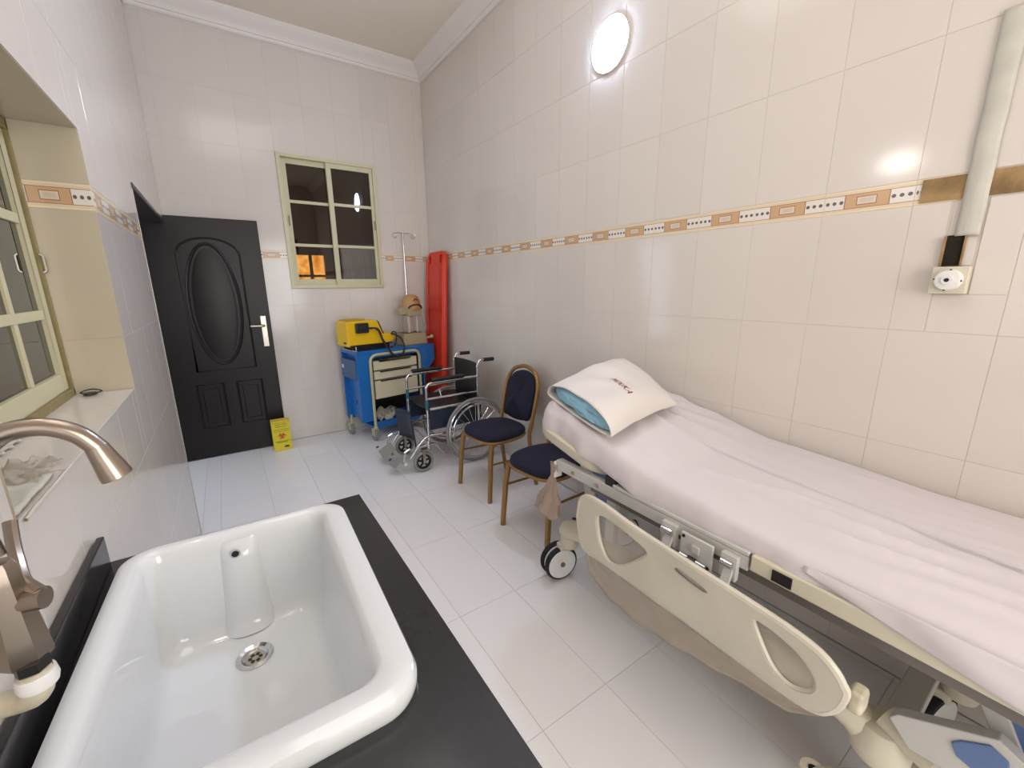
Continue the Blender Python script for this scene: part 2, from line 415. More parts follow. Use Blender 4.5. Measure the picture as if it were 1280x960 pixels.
# reveal tiles of the niche
RC = [XN+.0, XL]
tiling(WL, 'y-', NY1, RC, [(NZ0, 1.28), (1.28, 1.68), (1.68, 1.757), (1.757, NZ1)], [], M['niche_shaded'], name='reveal_tile')
tiling(WL, 'z-', NZ1+.003, RC, [(NY0, 1.10), (1.10, 1.36), (1.36, 1.62), (1.62, NY1)], [], M['niche_shaded'], name='reveal_tile')
tiling(WL, 'y+', NY0, RC, [(NZ0, 1.28), (1.28, 1.68), (1.68, 1.757), (1.757, NZ1)], [], M['niche_shaded'], name='reveal_tile')
tiling(WL, 'z', NZ0-.004, [XN+.0, XL], [(NY0+.24, 1.38), (1.38, 1.64), (1.64, NY1)], [], M['wall_tile'], name='sill_tile')
# doorway end reveal
tiling(WL, 'y+', DY0-.0, [XN-.05, XL], ROWS[:7], [(-9, 9, DZ, 9)], M['wall_tile'], name='reveal_tile')

boxo('ceiling', (-2.2, YB-.1, ZC), (XR+.15, YF+.15, ZC+.1), M['paint'], smooth=False); tag(bpy.data.objects['ceiling'], 'plain off-white painted ceiling', kind='structure')
# wall behind the camera with a window opening
WB = slab('wall_back', [((-.6, YB-.15, 0), (0, YB, ZC)), ((1.5, YB-.15, 0), (XR+.15, YB, ZC)), ((0, YB-.15, 2.45), (1.5, YB, ZC))], M['paint'], 'painted wall behind the viewer with the entrance opening')
w3 = thing('door_2', 'entrance frame behind the viewer letting in daylight', None, (.75, YB-.07, 0), kind='structure')
B().box((0, YB-.15, 0), (.04, YB-.01, 2.45)).box((1.46, YB-.15, 0), (1.5, YB-.01, 2.45)).box((0.04, YB-.15, 2.41), (1.46, YB-.01, 2.45)).obj('door_frame', M['door_frame'], w3)

# crown moulding profile (distance from wall, height below ceiling)
CP = [(0, 0), (.118, 0), (.118, -.012), (.105, -.022), (.098, -.034), (.075, -.05), (.05, -.068), (.034, -.086), (.028, -.098), (.016, -.100), (.014, -.112), (.004, -.122), (0, -.124)]
def crown(name, f0, f1, label):
    b = B(); A = [b.bm.verts.new(f0(d, h)) for d, h in CP]; C2 = [b.bm.verts.new(f1(d, h)) for d, h in CP]
    for i in range(len(CP)): b.bm.faces.new((A[i], A[(i+1) % len(CP)], C2[(i+1) % len(CP)], C2[i]))
    o = b.obj(name, M['crown'], bevel=0); tag(o, label, kind='structure')
crown('trim_1', lambda d, h: (XL+d, YF-d, ZC+h), lambda d, h: (XR-d, YF-d, ZC+h), 'moulded plaster cornice along the end wall')
crown('trim_2', lambda d, h: (XR-d, YF-d, ZC+h), lambda d, h: (XR-d, YB+d, ZC+h), 'moulded plaster cornice along the bed wall')
crown('trim_3', lambda d, h: (XL+d, YF-d, ZC+h), lambda d, h: (XL+d, YB+d, ZC+h), 'moulded plaster cornice along the sink wall')

# ------------------------------------------------------------ far window
x0, x1, z0, z1 = WIN
w = thing('window_1', 'cream aluminium sliding window of six tinted panes in the end wall', None, ((x0+x1)/2, YF, z0), kind='structure')
f = .03
YW = YF-.012
b = B(); 
b.box((x0, YW, z0), (x0+f, YF+.09, z1)).box((x1-f, YW, z0), (x1, YF+.09, z1)).box((x0+f, YW, z0), (x1-f, YF+.09, z0+f)).box((x0+f, YW, z1-f), (x1-f, YF+.09, z1))
b.obj('window_frame', M['alum'], w, .002)
def sash(parent, x0, x1, z0, z1, y0, y1, bars, sw=.042, name='sash'):
    b = B(); b.box((x0, y0, z0), (x0+sw, y1, z1)).box((x1-sw*.7, y0, z0), (x1, y1, z1)).box((x0+sw, y0, z0), (x1-sw*.7, y1, z0+sw*1.25)).box((x0+sw, y0, z1-sw), (x1-sw*.7, y1, z1))
    for q in bars: b.box((x0+sw, y0+.004, q-.013), (x1-sw*.7, y1-.004, q+.013))
    s = b.obj(name, M['alum'], parent, .002)
    ed = [z0+sw*1.25]+list(bars)+[z1-sw]
    for i in range(len(ed)-1):
        boxo('pane', (x0+sw, (y0+y1)/2-.002, ed[i]+(.013 if i else 0)), (x1-sw*.7, (y0+y1)/2+.002, ed[i+1]-(.013 if i < len(ed)-2 else 0)), M['glass'], s, smooth=False)
    return s
xm = .955
zb = [1.815, 2.185]
s1 = sash(w, x0+.034, xm+.01, z0+f, z1-f, YF+.035, YF+.065, zb)
s2 = sash(w, xm-.022, x1-.032, z0+f, z1-f, YF+.0, YF+.03, zb)
for xx, yy, s in ((x0+.052, YF+.03, s1), (x1-.045, YF-.004, s2)):
    B().tube(fillet([(xx, yy, 1.98), (xx, yy-.012, 1.985), (xx, yy-.012, 2.055), (xx, yy, 2.06)], .008), .004, 6).obj('sash_latch', M['alum_dark'], s)

# the room seen through it
hr_ = B(); 
hr_.box((-.6, 8.3, 0), (4.6, 8.4, 3.4)).box((-.7, 4.6, 0), (-.6, 8.4, 3.4)).box((4.6, 4.6, 0), (4.7, 8.4, 3.4))
o = hr_.obj('wall_adjoining', M['brownwall'], smooth=False); tag(o, 'brown walls of the adjoining room seen through the far window', kind='structure')
o = boxo('floor_adjoining', (-.7, 4.52, -.1), (4.7, 8.4, 0), M['brownwall'], smooth=False); tag(o, 'floor of the adjoining room', kind='structure')
o = boxo('ceiling_adjoining', (-.7, 4.52, 3.4), (4.7, 8.4, 3.5), M['brownwall'], smooth=False); tag(o, 'ceiling of the adjoining room', kind='structure')
def wooden_window(name, x0, x1, z0, z1, y, label):
    w = thing(name, label, None, ((x0+x1)/2, y, z0), kind='structure')
    t = .07; b = B(); b.box((x0-t, y-.06, z0-t), (x0, y, z1+t)).box((x1, y-.06, z0-t), (x1+t, y, z1+t)).box((x0, y-.06, z0-t), (x1, y, z0)).box((x0, y-.06, z1), (x1, y, z1+t))
    b.box(((x0+x1)/2-.025, y-.05, z0), ((x0+x1)/2+.025, y, z1)).box((x0, y-.045, (z0+z1)/2-.02), (x1, y, (z0+z1)/2+.02)).obj('window_frame', M['brownwood'], w)
    boxo('pane', (x0, y-.02, z0), (x1, y-.012, z1), M['garden'], w, smooth=False); return w
wooden_window('window_4', 1.14, 1.58, 1.28, 1.98, 8.29, 'brown wooden window with four sunlit panes seen through the far window')
wooden_window('window_5', 2.72, 3.02, 1.30, 1.98, 8.29, 'narrow brown wooden window at the right seen through the far window')
for i, cx in enumerate((1.98, 2.2, 2.5)):
    c = B().grid(lambda u, v, cx=cx: (cx-.09+.18*u, 8.2+.02*math.sin(u*18), .3+v*1.8), 16, 2).obj('curtain', M['curtain'], solid=.004)
    tag(c, ['brown curtain beside the sunlit wooden window', 'brown curtain hanging mid wall in the adjoining room', 'brown curtain near the narrow wooden window'][i], 'curtain')
boxo('lintel_shelf', (1.0, 8.05, 2.10), (1.78, 8.295, 2.16), M['door_frame'])
tag(bpy.data.objects['lintel_shelf'], 'dark pelmet board over the sunlit wooden window next door', 'pelmet')

# ------------------------------------------------------------ left window in its niche
w = thing('window_2', 'cream aluminium sliding window in the niche above the sink', None, (XN+.03, (NY0+NY1)/2, NZ0), kind='structure')
xa, xb = XN-.02, XN+.045
b = B(); b.box((xa, NY0, NZ0), (xb, NY0+.03, NZ1)).box((xa, NY1-.012, NZ0), (xb, NY1, NZ1)).box((xa, NY0, NZ0), (xb, NY1, NZ0+.022)).box((xa, NY0, NZ1-.03), (xb, NY1, NZ1))
b.obj('window_frame', M['alum_dark'], w, .002)
def sash_x(parent, y0, y1, z0, z1, x0, x1, zbars, ybars):
    sw = .04
    b = B(); b.box((x0, y0, z0), (x1, y0+sw, z1)).box((x0, y1-sw, z0), (x1, y1, z1)).box((x0, y0+sw, z0), (x1, y1-sw, z0+.055)).box((x0, y0+sw, z1-sw), (x1, y1-sw, z1))
    for q in zbars: b.box((x0+.003, y0+sw, q-.014), (x1-.003, y1-sw, q+.014))
    for q in ybars: b.box((x0+.004, q-.011, z0+.055), (x1-.004, q+.011, z1-sw))
    s = b.obj('sash', M['alum'], parent, .002)
    zs = [z0+.055]+zbars+[z1-sw]; ys = [y0+sw]+ybars+[y1-sw]
    for i in range(len(zs)-1):
        for j in range(len(ys)-1):
            boxo('pane', ((x0+x1)/2-.002, ys[j], zs[i]), ((x0+x1)/2+.002, ys[j+1], zs[i+1]), M['glass_dark'], s, smooth=False)
    return s
sx = sash_x(w, 1.36, NY1-.016, NZ0+.024, NZ1-.03, XN+.008, XN+.036, [1.365, 1.64], [1.64])
sash_x(w, NY0+.03, 1.40, NZ0+.024, NZ1-.03, XN-.018, XN+.006, [1.365, 1.64], [1.14])
B().tube(fillet([(xb, NY1-.012, 1.49), (xb+.008, NY1-.012, 1.495), (xb+.008, NY1-.012, 1.54), (xb, NY1-.012, 1.545)], .006), .004, 6).obj('latch', M['steel'], w)
# dim passage outside that window and beyond the doorway
o = B().box((-2.2, YB, 0), (-2.1, YF+.1, ZC)).box((-2.2, YB-.1, 0), (-.5, YB, ZC)).obj('wall_passage', M['brownwall'], smooth=False); tag(o, 'brown wall of the passage outside the sink window', kind='structure')
for i, wd in enumerate(('near', 'middle', 'far')):
    o = boxo('timber_post', (-1.12, 1.0+i*.45, 0), (-1.05, 1.12+i*.45, ZC), M['brownwood'])
    tag(o, 'brown timber post outside, seen through the %s part of the sink window' % wd, 'post', 'timber posts behind the sink window')

# ------------------------------------------------------------ doorway lining and door leaf
o = B().box((XN-.05, DY0, DZ-.03), (XL+.002, YF-.02, DZ)).box((XN-.05, YF-.035, 0), (XL-.02, YF-.0, DZ-.03)).obj('trim_4', M['door_frame'], bevel=.003); tag(o, 'dark door lining across the top of the doorway', kind='structure')
DYF = 4.285
d = thing('door_1', 'dark brown panelled door with an oval moulding standing open against the end wall', None, (-.41, DYF, 0), kind='structure')
dx0, dx1 = -.47, .325
boxo('door_leaf', (dx0, DYF, .008), (dx1, DYF+.04, 1.985), M['door'], d, .004)
def ring(pts, r, name='moulding'): return B().tube(pts, r, 8, closed=True).obj(name, M['door'], d)
cx, cz = -.055, 1.30
el = lambda a, bb, y, n=56: [(cx+a*math.cos(2*PI*k/n), y, cz+bb*math.sin(2*PI*k/n)) for k in range(n)]
ring(el(.175, .485, DYF-.002), .012)
o = B().lathe([(.001, .0), (.9, 0), (1, .3), (1, 1)], (0, 0, 0), 'y', 56); 
for v in o.bm.verts: v.co = Vector((cx+v.co.x*.145, DYF-.011+v.co.y*.012, cz+v.co.z*.45))
o.obj('oval_panel', M['door'], d)
# arch-headed outer moulding
pts = [(-.255, DYF-.001, .76), (.165, DYF-.001, .76), (.165, DYF-.001, 1.70)] + [(-.045+.21*math.cos(t), DYF-.001, 1.70+.13*math.sin(t)) for t in [PI*k/14 for k in range(1, 14)]] + [(-.255, DYF-.001, 1.70)]
ring(pts, .008)
for (a, c) in ((-.28, -.095), (.005, .19)):
    p = [(a, DYF, .27), (c, DYF, .27), (c, DYF, .645), (a, DYF, .645)]
    ring(p, .009)
    B().box((a+.035, DYF-.010, .31), (c-.035, DYF+.002, .605)).obj('raised_panel', M['door'], d, .006)
hp = boxo('handle_plate', (.248, DYF-.008, .93), (.292, DYF+.0, 1.20), M['steel'], d, .006)
B().tube(fillet([(.268, DYF-.006, 1.115), (.268, DYF-.05, 1.115), (.165, DYF-.055, 1.118)], .02), [.011]*6+[.010]*2, 10).obj('lever', M['steel'], hp)
B().lathe([(.008, 0), (.008, .006)], (.270, DYF-.013, 1.03), 'y', 12).obj('key_cylinder', M['chrome'], hp)
for zz in (.25, 1.1, 1.8):
    B().tube([(dx0-.002, DYF-.004, zz), (dx0-.002, DYF-.004, zz+.09)], .007, 8).obj('hinge', M['steel'], d)

# ------------------------------------------------------------ lamps on the walls, one seen and one added out of view
l = thing('wall_lamp', 'bright round white lamp glowing high on the bed wall', 'lamp', (XR, 1.83, 2.68))
B().lathe([(.129, 0), (.129, -.012), (.127, -.013)], (XR, 1.83, 2.68), 'x', 40).obj('lamp_base', M['white_plastic'], l)
B().lathe([(.127, -.012), (.124, -.016), (.10, -.021), (.06, -.024), (.001, -.025)], (XR, 1.83, 2.68), 'x', 40).obj('diffuser', M['lamp'], l)
l = thing('added_oval_lamp', 'added small oval lamp, out of view, on the sink wall above the window niche', 'lamp', (XL, 1.12, 2.25))  # invented lamp outside the view, gives the glint on the bed wall
def oval(prof, nm, m):
    b = B().lathe(prof, (XL, 0, 0), 'x', 28)
    for v in b.bm.verts: v.co.y = 1.12+v.co.y*2.0; v.co.z = 2.25+v.co.z
    return b.obj(nm, m, l)
oval([(.058, 0), (.058, .02), (.053, .022)], 'lamp_base', M['white_plastic'])
oval([(.052, .022), (.045, .035), (.025, .044), (.001, .047)], 'diffuser', M['lamp_added'])

# ------------------------------------------------------------ damage and fittings on the right wall
B().box((XR-.001, YB, 1.684), (XR+.004, .455, 1.753)).obj('exposed_cement', M['cement'], WR); 
bpy.data.objects['exposed_cement']['label'] = 'brown cement bared where border tiles are missing'
b = B()
n = 40
def strip(u, v):
    z = 1.575+v*(2.165-1.575); wv = .006*noise.noise(Vector((0, z*9, 3)))
    return (XR-.004-.006*math.sin(u*PI)-.002*noise.noise(Vector((u*2, z*20, 1))), .302+.008*(1-v)*0+.052*u+wv+.002*v, z)
o = B().grid(strip, 6, 60).obj('plaster_strip', M['plaster'], WR, solid=.004); o['label'] = 'grey plastered chase running up from the round socket box'
o = boxo('open_chase', (XR-.002, .331, 1.487), (XR+.002, .371, 1.578), M['hole'], WR); o['label'] = 'dark open end of the chase with rubble'
o = B().box((XR-.010, .371, 1.487), (XR+.0, .376, 1.575)).box((XR-.008, .327, 1.487), (XR, .331, 1.59)).obj('chase_edge', M['cement'], WR)
t = thing('ceiling_rose_socket', 'square cream wiring box with a round rose on the bed wall', 'socket', (XR, .343, 1.40))
boxo('back_box', (XR-.032, .300, 1.402), (XR, .384, 1.484), M['cream_plastic'], t, .003)
B().lathe([(.033, -.032), (.033, -.040), (.028, -.048), (.014, -.050), (.013, -.054), (.007, -.054)], (XR, .342, 1.444), 'x', 28).obj('rose', M['white_plastic'], t)
B().lathe([(.006, -.0545), (.006, -.055)], (XR, .342, 1.444), 'x', 12).obj('rose_hole', M['black'], t)
for a in range(4):
    y, z = .342+.030*math.cos(a*PI/2+.1), 1.444+.030*math.sin(a*PI/2+.1)
    B().lathe([(.0028, -.040), (.0028, -.046)], (XR, y, z), 'x', 8).obj('screw', M['black'], t)

# ------------------------------------------------------------ counter, sink
CZ = .85
SX0, SX1, SY0, SY1 = -.256, .190, .478, 1.125     # sink outer
ct = thing('countertop', 'black granite worktop holding the white sink', 'countertop', (0, .4, 0))
yn = -.6
SROT = Matrix.Rotation(math.radians(-1.8), 4, 'Z'); SPIV = Vector((-.02, 1.1, 0))
def srot(p): return SROT @ (Vector(p)-SPIV) + SPIV
slab_ = boxo('slab', (XL+.001, yn, CZ-.03), (.252, 1.175, CZ), M['black_granite'], smooth=False)
def rr(x0, x1, y0, y1, r, z, n=10):
    out = []
    for (cx, cy, a0) in ((x1-r, y1-r, 0), (x0+r, y1-r, PI/2), (x0+r, y0+r, PI), (x1-r, y0+r, 3*PI/2)):
        for k in range(n+1):
            a = a0+PI/2*k/n; out.append(Vector((cx+r*math.cos(a), cy+r*math.sin(a), z)))
    return out
hc_ = B().prism([srot(p) for p in rr(SX0+.016, SX1-.016, SY0+.016, SY1-.016, .05, CZ-.1, 5)], (0, 0, .2)).obj('cutter', M['black_granite'], smooth=False)
boolcut(slab_, [hc_])
slab_.parent = ct; slab_.location = slab_.location-Vector((0, .4, 0))
boxo('upstand', (XL+.001, yn, CZ), (XL+.014, 1.16, CZ+.072), M['black_granite'], ct, .003)
cb = thing('sink_cabinet', 'plain white cabinet carrying the black worktop', 'cabinet', (0, .3, 0))
boxo('side_panel', (XL+.01, 1.13, 0), (.22, 1.15, CZ-.03), M['white_plastic'], cb)
boxo('side_panel', (XL+.01, yn+.02, 0), (.22, yn+.04, CZ-.03), M['white_plastic'], cb)
for i in range(3):
    ya = yn+.045+i*.56
    dr = boxo('door', (.205, ya, .08), (.222, ya+.55, CZ-.04), M['white_plastic'], cb, .002)
    boxo('handle', (.222, ya+.48, .55), (.235, ya+.49, .68), M['steel'], dr, .002)
boxo('plinth', (XL+.01, yn+.04, 0), (.19, 1.13, .07), M['white_plastic'], cb)

def rr(x0, x1, y0, y1, r, z, n=10):
    out = []
    for (cx, cy, a0) in ((x1-r, y1-r, 0), (x0+r, y1-r, PI/2), (x0+r, y0+r, PI), (x1-r, y0+r, 3*PI/2)):
        for k in range(n+1):
            a = a0+PI/2*k/n; out.append(Vector((cx+r*math.cos(a), cy+r*math.sin(a), z)))
    return out
def rings_mesh(R, caplast=True, capfirst=False):
    b = B(); V = [[b.bm.verts.new(p) for p in ring] for ring in R]
    for i in range(len(V)-1):
        n = len(V[i])
        for k in range(n): b.bm.faces.new((V[i][k], V[i][(k+1) % n], V[i+1][(k+1) % n], V[i+1][k]))
    if caplast: b.bm.faces.new(V[-1])
    if capfirst: b.bm.faces.new(V[0][::-1])
    return b
sk = thing('sink', 'deep white ceramic basin set in the black worktop', 'sink', (-.02, 1.1, 0), rotz=math.radians(-1.8))
RZ = CZ+.034
a0, a1, b0, b1 = SX0, SX1, SY0, SY1
bz = .655
ix0, ix1, iy0, iy1 = a0+.036, a1-.052, b0+.052, b1-.032   # bowl mouth
R = [rr(a0+.012, a1-.012, b0+.012, b1-.012, .05, CZ-.02), rr(a0+.002, a1-.002, b0+.002, b1-.002, .062, CZ+.001), rr(a0, a1, b0, b1, .064, CZ+.008), rr(a0, a1, b0, b1, .064, RZ-.012),
     rr(a0+.004, a1-.004, b0+.004, b1-.004, .062, RZ-.003), rr(a0+.012, a1-.012, b0+.012, b1-.012, .056, RZ),
     rr(ix0-.009, ix1+.009, iy0-.009, iy1+.009, .045, RZ-.001), rr(ix0-.003, ix1+.003, iy0-.003, iy1+.003, .038, RZ-.004), rr(ix0+.003, ix1-.003, iy0+.003, iy1-.003, .034, RZ-.012),
     rr(ix0+.006, ix1-.006, iy0+.006, iy1-.006, .032, RZ-.03)]
for k in range(1, 7):
    t = k/7; R.append(rr(ix0+.006+.006*t, ix1-.006-.022*t, iy0+.006+.05*t, iy1-.006-.03*t, .038+.004*t, RZ-.03-(RZ-.03-bz-.03)*t, 10))
R += [rr(ix0+.014, ix1-.032, iy0+.06, iy1-.040, .045, bz+.022), rr(ix0+.022, ix1-.042, iy0+.072, iy1-.050, .045, bz+.008), rr(ix0+.04, ix1-.06, iy0+.09, iy1-.066, .04, bz+.001),
      rr(-.10, .02, .86, 1.0, .04, bz-.002)]
b = rings_mesh(R, caplast=False)
# inner floor disc around the drain hole
dc = Vector((-.043, .945, bz-.004))
last = [v for v in b.bm.verts if abs(v.co.z-(bz-.002)) < 1e-5]
# order of the last ring is creation order
b.bm.verts.index_update(); last = last[-44:]
inner = [b.bm.verts.new((dc.x+.030*math.cos(2*PI*(k+.5)/44), dc.y+.030*math.sin(2*PI*(k+.5)/44), bz-.004)) for k in range(44)]
for k in range(44): b.bm.faces.new((last[k], last[(k+1) % 44], inner[(k+1) % 44], inner[k]))
b.obj('basin', M['ceramic'], sk)
# overflow channel on the far side of the bowl
def ch(u, v):
    z = bz+.002+(RZ-.02-bz-.002)*v; yy = iy1-.006-.038*(1-v)-.02*math.exp(-v*14)
    ww = .038+.010*(1-v); s = (u*2-1); prof = .020*(1-abs(s)**3)**1.2
    return (-.047+s*ww, yy+.003-prof*min(1, (1-v)*6+.15), z)
o = B().grid(ch, 16, 24).obj('overflow_channel', M['ceramic'], sk)
B().lathe([(.0105, .0), (.0105, -.003), (.0075, -.003)], (-.055, iy1-.028, RZ-.042), 'y', 20).obj('overflow_ring', M['chrome'], sk)
B().lathe([(.0075, -.0032), (.0075, -.0036)], (-.055, iy1-.028, RZ-.042), 'y', 20).obj('overflow_hole', M['black'], sk)
dr = B().lathe([(.034, -.008), (.036, 0), (.036, .003), (.034, .0045), (.026, .002), (.022, -.004), (.0195, -.005)], (dc.x, dc.y, dc.z), 'z', 32).obj('drain', M['chrome'], sk)
b = B()
b.lathe([(.0195, 0), (.0195, .0015)], (dc.x, dc.y, dc.z-.0045), 'z', 24); b.obj('strainer', M['steel'], dr)
b = B()
for k in range(6):
    a = k*PI/3; b.box((dc.x+.010*math.cos(a)-.0035, dc.y+.010*math.sin(a)-.0035, dc.z-.003), (dc.x+.010*math.cos(a)+.0035, dc.y+.010*math.sin(a)+.0035, dc.z-.0022), Matrix.Rotation(a, 3, 'Z'))
b.obj('strainer_slot', M['black'], dr)

# ------------------------------------------------------------ faucet
fc = thing('faucet', 'satin nickel gooseneck tap with lever on an aged elbow at the sink wall', 'faucet', (-.24, .80, CZ))

bd = fc
b = B(); b.lathe([(.023, 0), (.024, .006), (.022, .03), (.0165, .10), (.015, .12), (.012, .126)], (-.246, .652, 1.022), 'z', 7); b.obj('tap_body', M['brass_steel'], fc)
B().tube(catmull([(-.246, .652, 1.155), (-.252, .655, 1.20), (-.250, .658, 1.245), (-.236, .661, 1.276), (-.212, .663, 1.290), (-.185, .663, 1.290), (-.161, .662, 1.277), (-.146, .661, 1.256)], 6), [.0105]*43, 16).obj('gooseneck', M['brass_steel'], fc)
ax = (Vector((-.134, .659, 1.213))-Vector((-.1475, .661, 1.258))).normalized(); e1 = ax.orthogonal().normalized(); e2 = ax.cross(e1)
B().lathe([(.0108, 0), (.0112, .002), (.0155, .038), (.0155, .042), (.0135, .043), (.0125, .036)], (-.1475, .661, 1.258), (ax, e1, e2), 24).obj('spout_nozzle', M['brass_steel'], fc)
B().tube([(-.246, .652, 1.095), (-.215, .643, 1.096)], .0125, 14).obj('valve', M['brass_steel'], fc)
B().tube(catmull([(-.218, .643, 1.104), (-.233, .662, 1.113), (-.241, .683, 1.128), (-.246, .70, 1.146), (-.249, .716, 1.168)], 5), [.007]*4+[.0065]*17, 8).obj('lever', M['brass_steel'], fc)
B().lathe([(.012, 0), (.012, .018), (.0155, .020), (.0155, .036)], (-.240, .642, .988), 'z', 6).obj('nut', M['black'], fc)
B().tube(catmull([(-.239, .640, 1.012), (-.239, .640, .998), (-.244, .642, .980), (-.258, .650, .972), (-.294, .662, .968)], 6), .0145, 14).obj('elbow_pipe', M['pvc'], fc)
B().lathe([(.017, -.006), (.0185, 0), (.017, .012)], (-.239, .640, .996), 'z', 18).obj('thread_wrap', M['white_plastic'], fc)

# bits on the window sill
def crump(c, sx, sy, h, seed, n=14):
    def fn(u, v):
        x = c[0]+(u-.5)*sx; y = c[1]+(v-.5)*sy
        nz = noise.noise(Vector((u*4, v*4, seed)))
        z = c[2]+abs(noise.noise(Vector((u*5+9, v*5, seed*2))))*h*2+.003
        return (x+nz*.02, y+nz*.02, z)
    return B().grid(fn, n, n)
o = crump((-.375, 1.10, NZ0), .12, .13, .022, 3.).obj('crumpled_film', M['film'], solid=.001); tag(o, 'crumpled clear plastic film lying on the broken window sill', 'plastic film')
o = B().grid(lambda u, v: (-.405+.1*u, .895+v*.20-.02*u, NZ0+.003+.004*noise.noise(Vector((u*5, v*8, 2)))), 12, 16).obj('bare_mortar', M['plaster'], WL, solid=.006); o['label'] = 'bare grey mortar where the sill tile broke off'
o = B().tube(catmull([(-.425, 1.885, NZ0+.006), (-.395, 1.865, NZ0+.005), (-.375, 1.89, NZ0+.006), (-.40, 1.908, NZ0+.012), (-.42, 1.90, NZ0+.01)], 6, True), .002, 6, closed=True)
o.lathe([(.004, 0), (.018, .001), (.018, .006), (.004, .008)], (-.40, 1.87, NZ0+.001), 'z', 12)
o = o.obj('wire_loop', M['black']); tag(o, 'small black wire loop at the far end of the window sill', 'wire')
b = B().tube([(-.428, 1.07, NZ0+.006), (-.432, 1.42, NZ0+.006)], .004, 8)
for k in range(8): b.lathe([(.004, 0), (.009, .002), (.006, .006)], (-.428, 1.05+k*.045, NZ0+.002), 'z', 7)
o = b.obj('sill_rubble', M['plaster'], WL); o['label'] = 'line of broken cement along the window track'
b = B()
def lip(u, v):
    y = .89+u*.46; a = v*2*PI
    return (XL+.001+.0022*math.cos(a)*(1+.4*noise.noise(Vector((y*30, v, 5)))), y, NZ0-.003+.003*math.sin(a)+.002*noise.noise(Vector((y*24, 1, 1))))
o = b.grid(lip, 60, 8).obj('cracked_edge', M['grout'], WL); o['label'] = 'rough cracked grout along the sill edge'

# ------------------------------------------------------------ sharps box
sb = thing('sharps_box', 'yellow cardboard sharps box with a red biohazard sign at the foot of the door', 'box', (.275, 4.16, 0))
B().box((.203, 4.115, 0), (.347, 4.215, .275)).obj('carton', M['sharps'], sb, .002)
B().prism([(.200, 4.112, .262), (.350, 4.112, .262), (.350, 4.135, .292), (.200, 4.135, .292)], (0, .003, 0)).obj('top_flap', M['yellow_d'], sb)
yl = 4.1145
def bar(x, z, w_, h_, m): return boxo('print', (x-w_/2, yl-.0012, z-h_/2), (x+w_/2, yl, z+h_/2), m, sb, smooth=False)
Rx = Matrix.Rotation(PI/2, 4, 'X')
text_mesh('SAFETY BOX', .017, Matrix.Translation((.275, yl, .243))@Rx, M['ink'], sb)
text_mesh('SHARPS ONLY', .014, Matrix.Translation((.275, yl, .224))@Rx, M['ink'], sb)
bar(.275, .198, .12, .002, M['ink']); bar(.275, .182, .12, .002, M['ink']); bar(.275, .088, .12, .002, M['ink'])
bz0 = .138; b = B()
for k in range(3):
    a = PI/2+k*2*PI/3; c = Vector((.275+.020*math.cos(a), yl-.001, bz0+.020*math.sin(a)))
    arc = [(c.x+.016*math.cos(a+t), yl-.001, c.z+.016*math.sin(a+t)) for t in [math.radians(q) for q in range(35, 326, 20)]]
    b.tube(arc, [.0012+.0035*math.sin(PI*i/(len(arc)-1)) for i in range(len(arc))], 6)
b.obj('biohazard_sign', M['red_ink'], sb)
b = B(); b.tube([(.275+.017*math.cos(t), yl-.001, bz0+.017*math.sin(t)) for t in [2*PI*k/24 for k in range(24)]], .002, 6, closed=True); b.obj('biohazard_ring', M['red_ink'], sb)
text_mesh('BIOHAZARD', .014, Matrix.Translation((.275, yl, .078))@Rx, M['ink'], sb)
boxo('maker_mark', (.283, yl-.001, .026), (.325, yl, .036), M['black'], sb); boxo('maker_mark', (.292, yl-.001, .036), (.318, yl, .043), M['black'], sb)

# ------------------------------------------------------------ medical trolley (own axes, turned ten degrees)
AT = math.radians(10)
tr = thing('medical_trolley', 'blue hospital trolley with three cream drawers in the far corner', 'trolley', (.93, 3.875, 0), rotz=AT)
def L(b, name, m, p=tr, bevel=0, **k): return b.obj(name, m, p, bevel, local=True, **k)
TZ = .862
L(B().box((0, 0, TZ-.03), (.70, .36, TZ)), 'top', M['blue'], bevel=.004)
L(B().box((0, 0, .19), (.13, .012, TZ-.03)), 'front_stile', M['blue'], bevel=.003)
L(B().box((.13, .0, .79), (.66, .012, TZ-.03)), 'front_rail', M['blue'], bevel=.003)
L(B().prism([(.66, 0, TZ), (.83, 0, TZ+.0), (.83, 0, .70), (.70, 0, .56), (.66, 0, .56)], (0, .014, 0)), 'side_wing', M['blue'], bevel=.003)
L(B().prism([(.66, .345, TZ), (.80, .345, TZ+.0), (.80, .345, .70), (.70, .345, .56), (.66, .345, .56)], (0, .014, 0)), 'side_wing', M['blue'], bevel=.003)
L(B().box((.70, .014, TZ-.012), (.80, .345, TZ)), 'wing_shelf', M['blue'])
L(B().box((.012, .345, .16), (.70, .36, TZ-.03)), 'back_panel', M['blue'])
L(B().box((.69, .012, .16), (.70, .345, TZ-.03)), 'side_panel', M['blue'])
L(B().box((.05, .012, .19), (.062, .345, TZ-.03)), 'side_panel', M['blue'])
L(B().box((0, .012, .19), (.05, .03, TZ-.03)).box((0, .335, .19), (.05, .35, TZ-.03)), 'corner_post', M['blue'])
bn = L(B().box((-.012, .03, .60), (.05, .335, .78)), 'side_bin', M['blue_d'], bevel=.004)
L(B().box((-.016, .28, .69), (-.011, .31, .72)), 'bin_latch', M['white_plastic'], bn)
for zz, yy in ((.38, .12), (.36, .2), (.32, .12), (.34, .2)):
    L(B().lathe([(.009, 0), (.009, -.004)], (.05, yy, zz), 'x', 10), 'mounting_hole', M['black'])
L(B().tube(fillet([(.02, .04, TZ), (.02, .04, TZ+.045), (.02, .30, TZ+.045), (.02, .30, TZ)], .02), .005, 8), 'top_rail', M['chrome'])
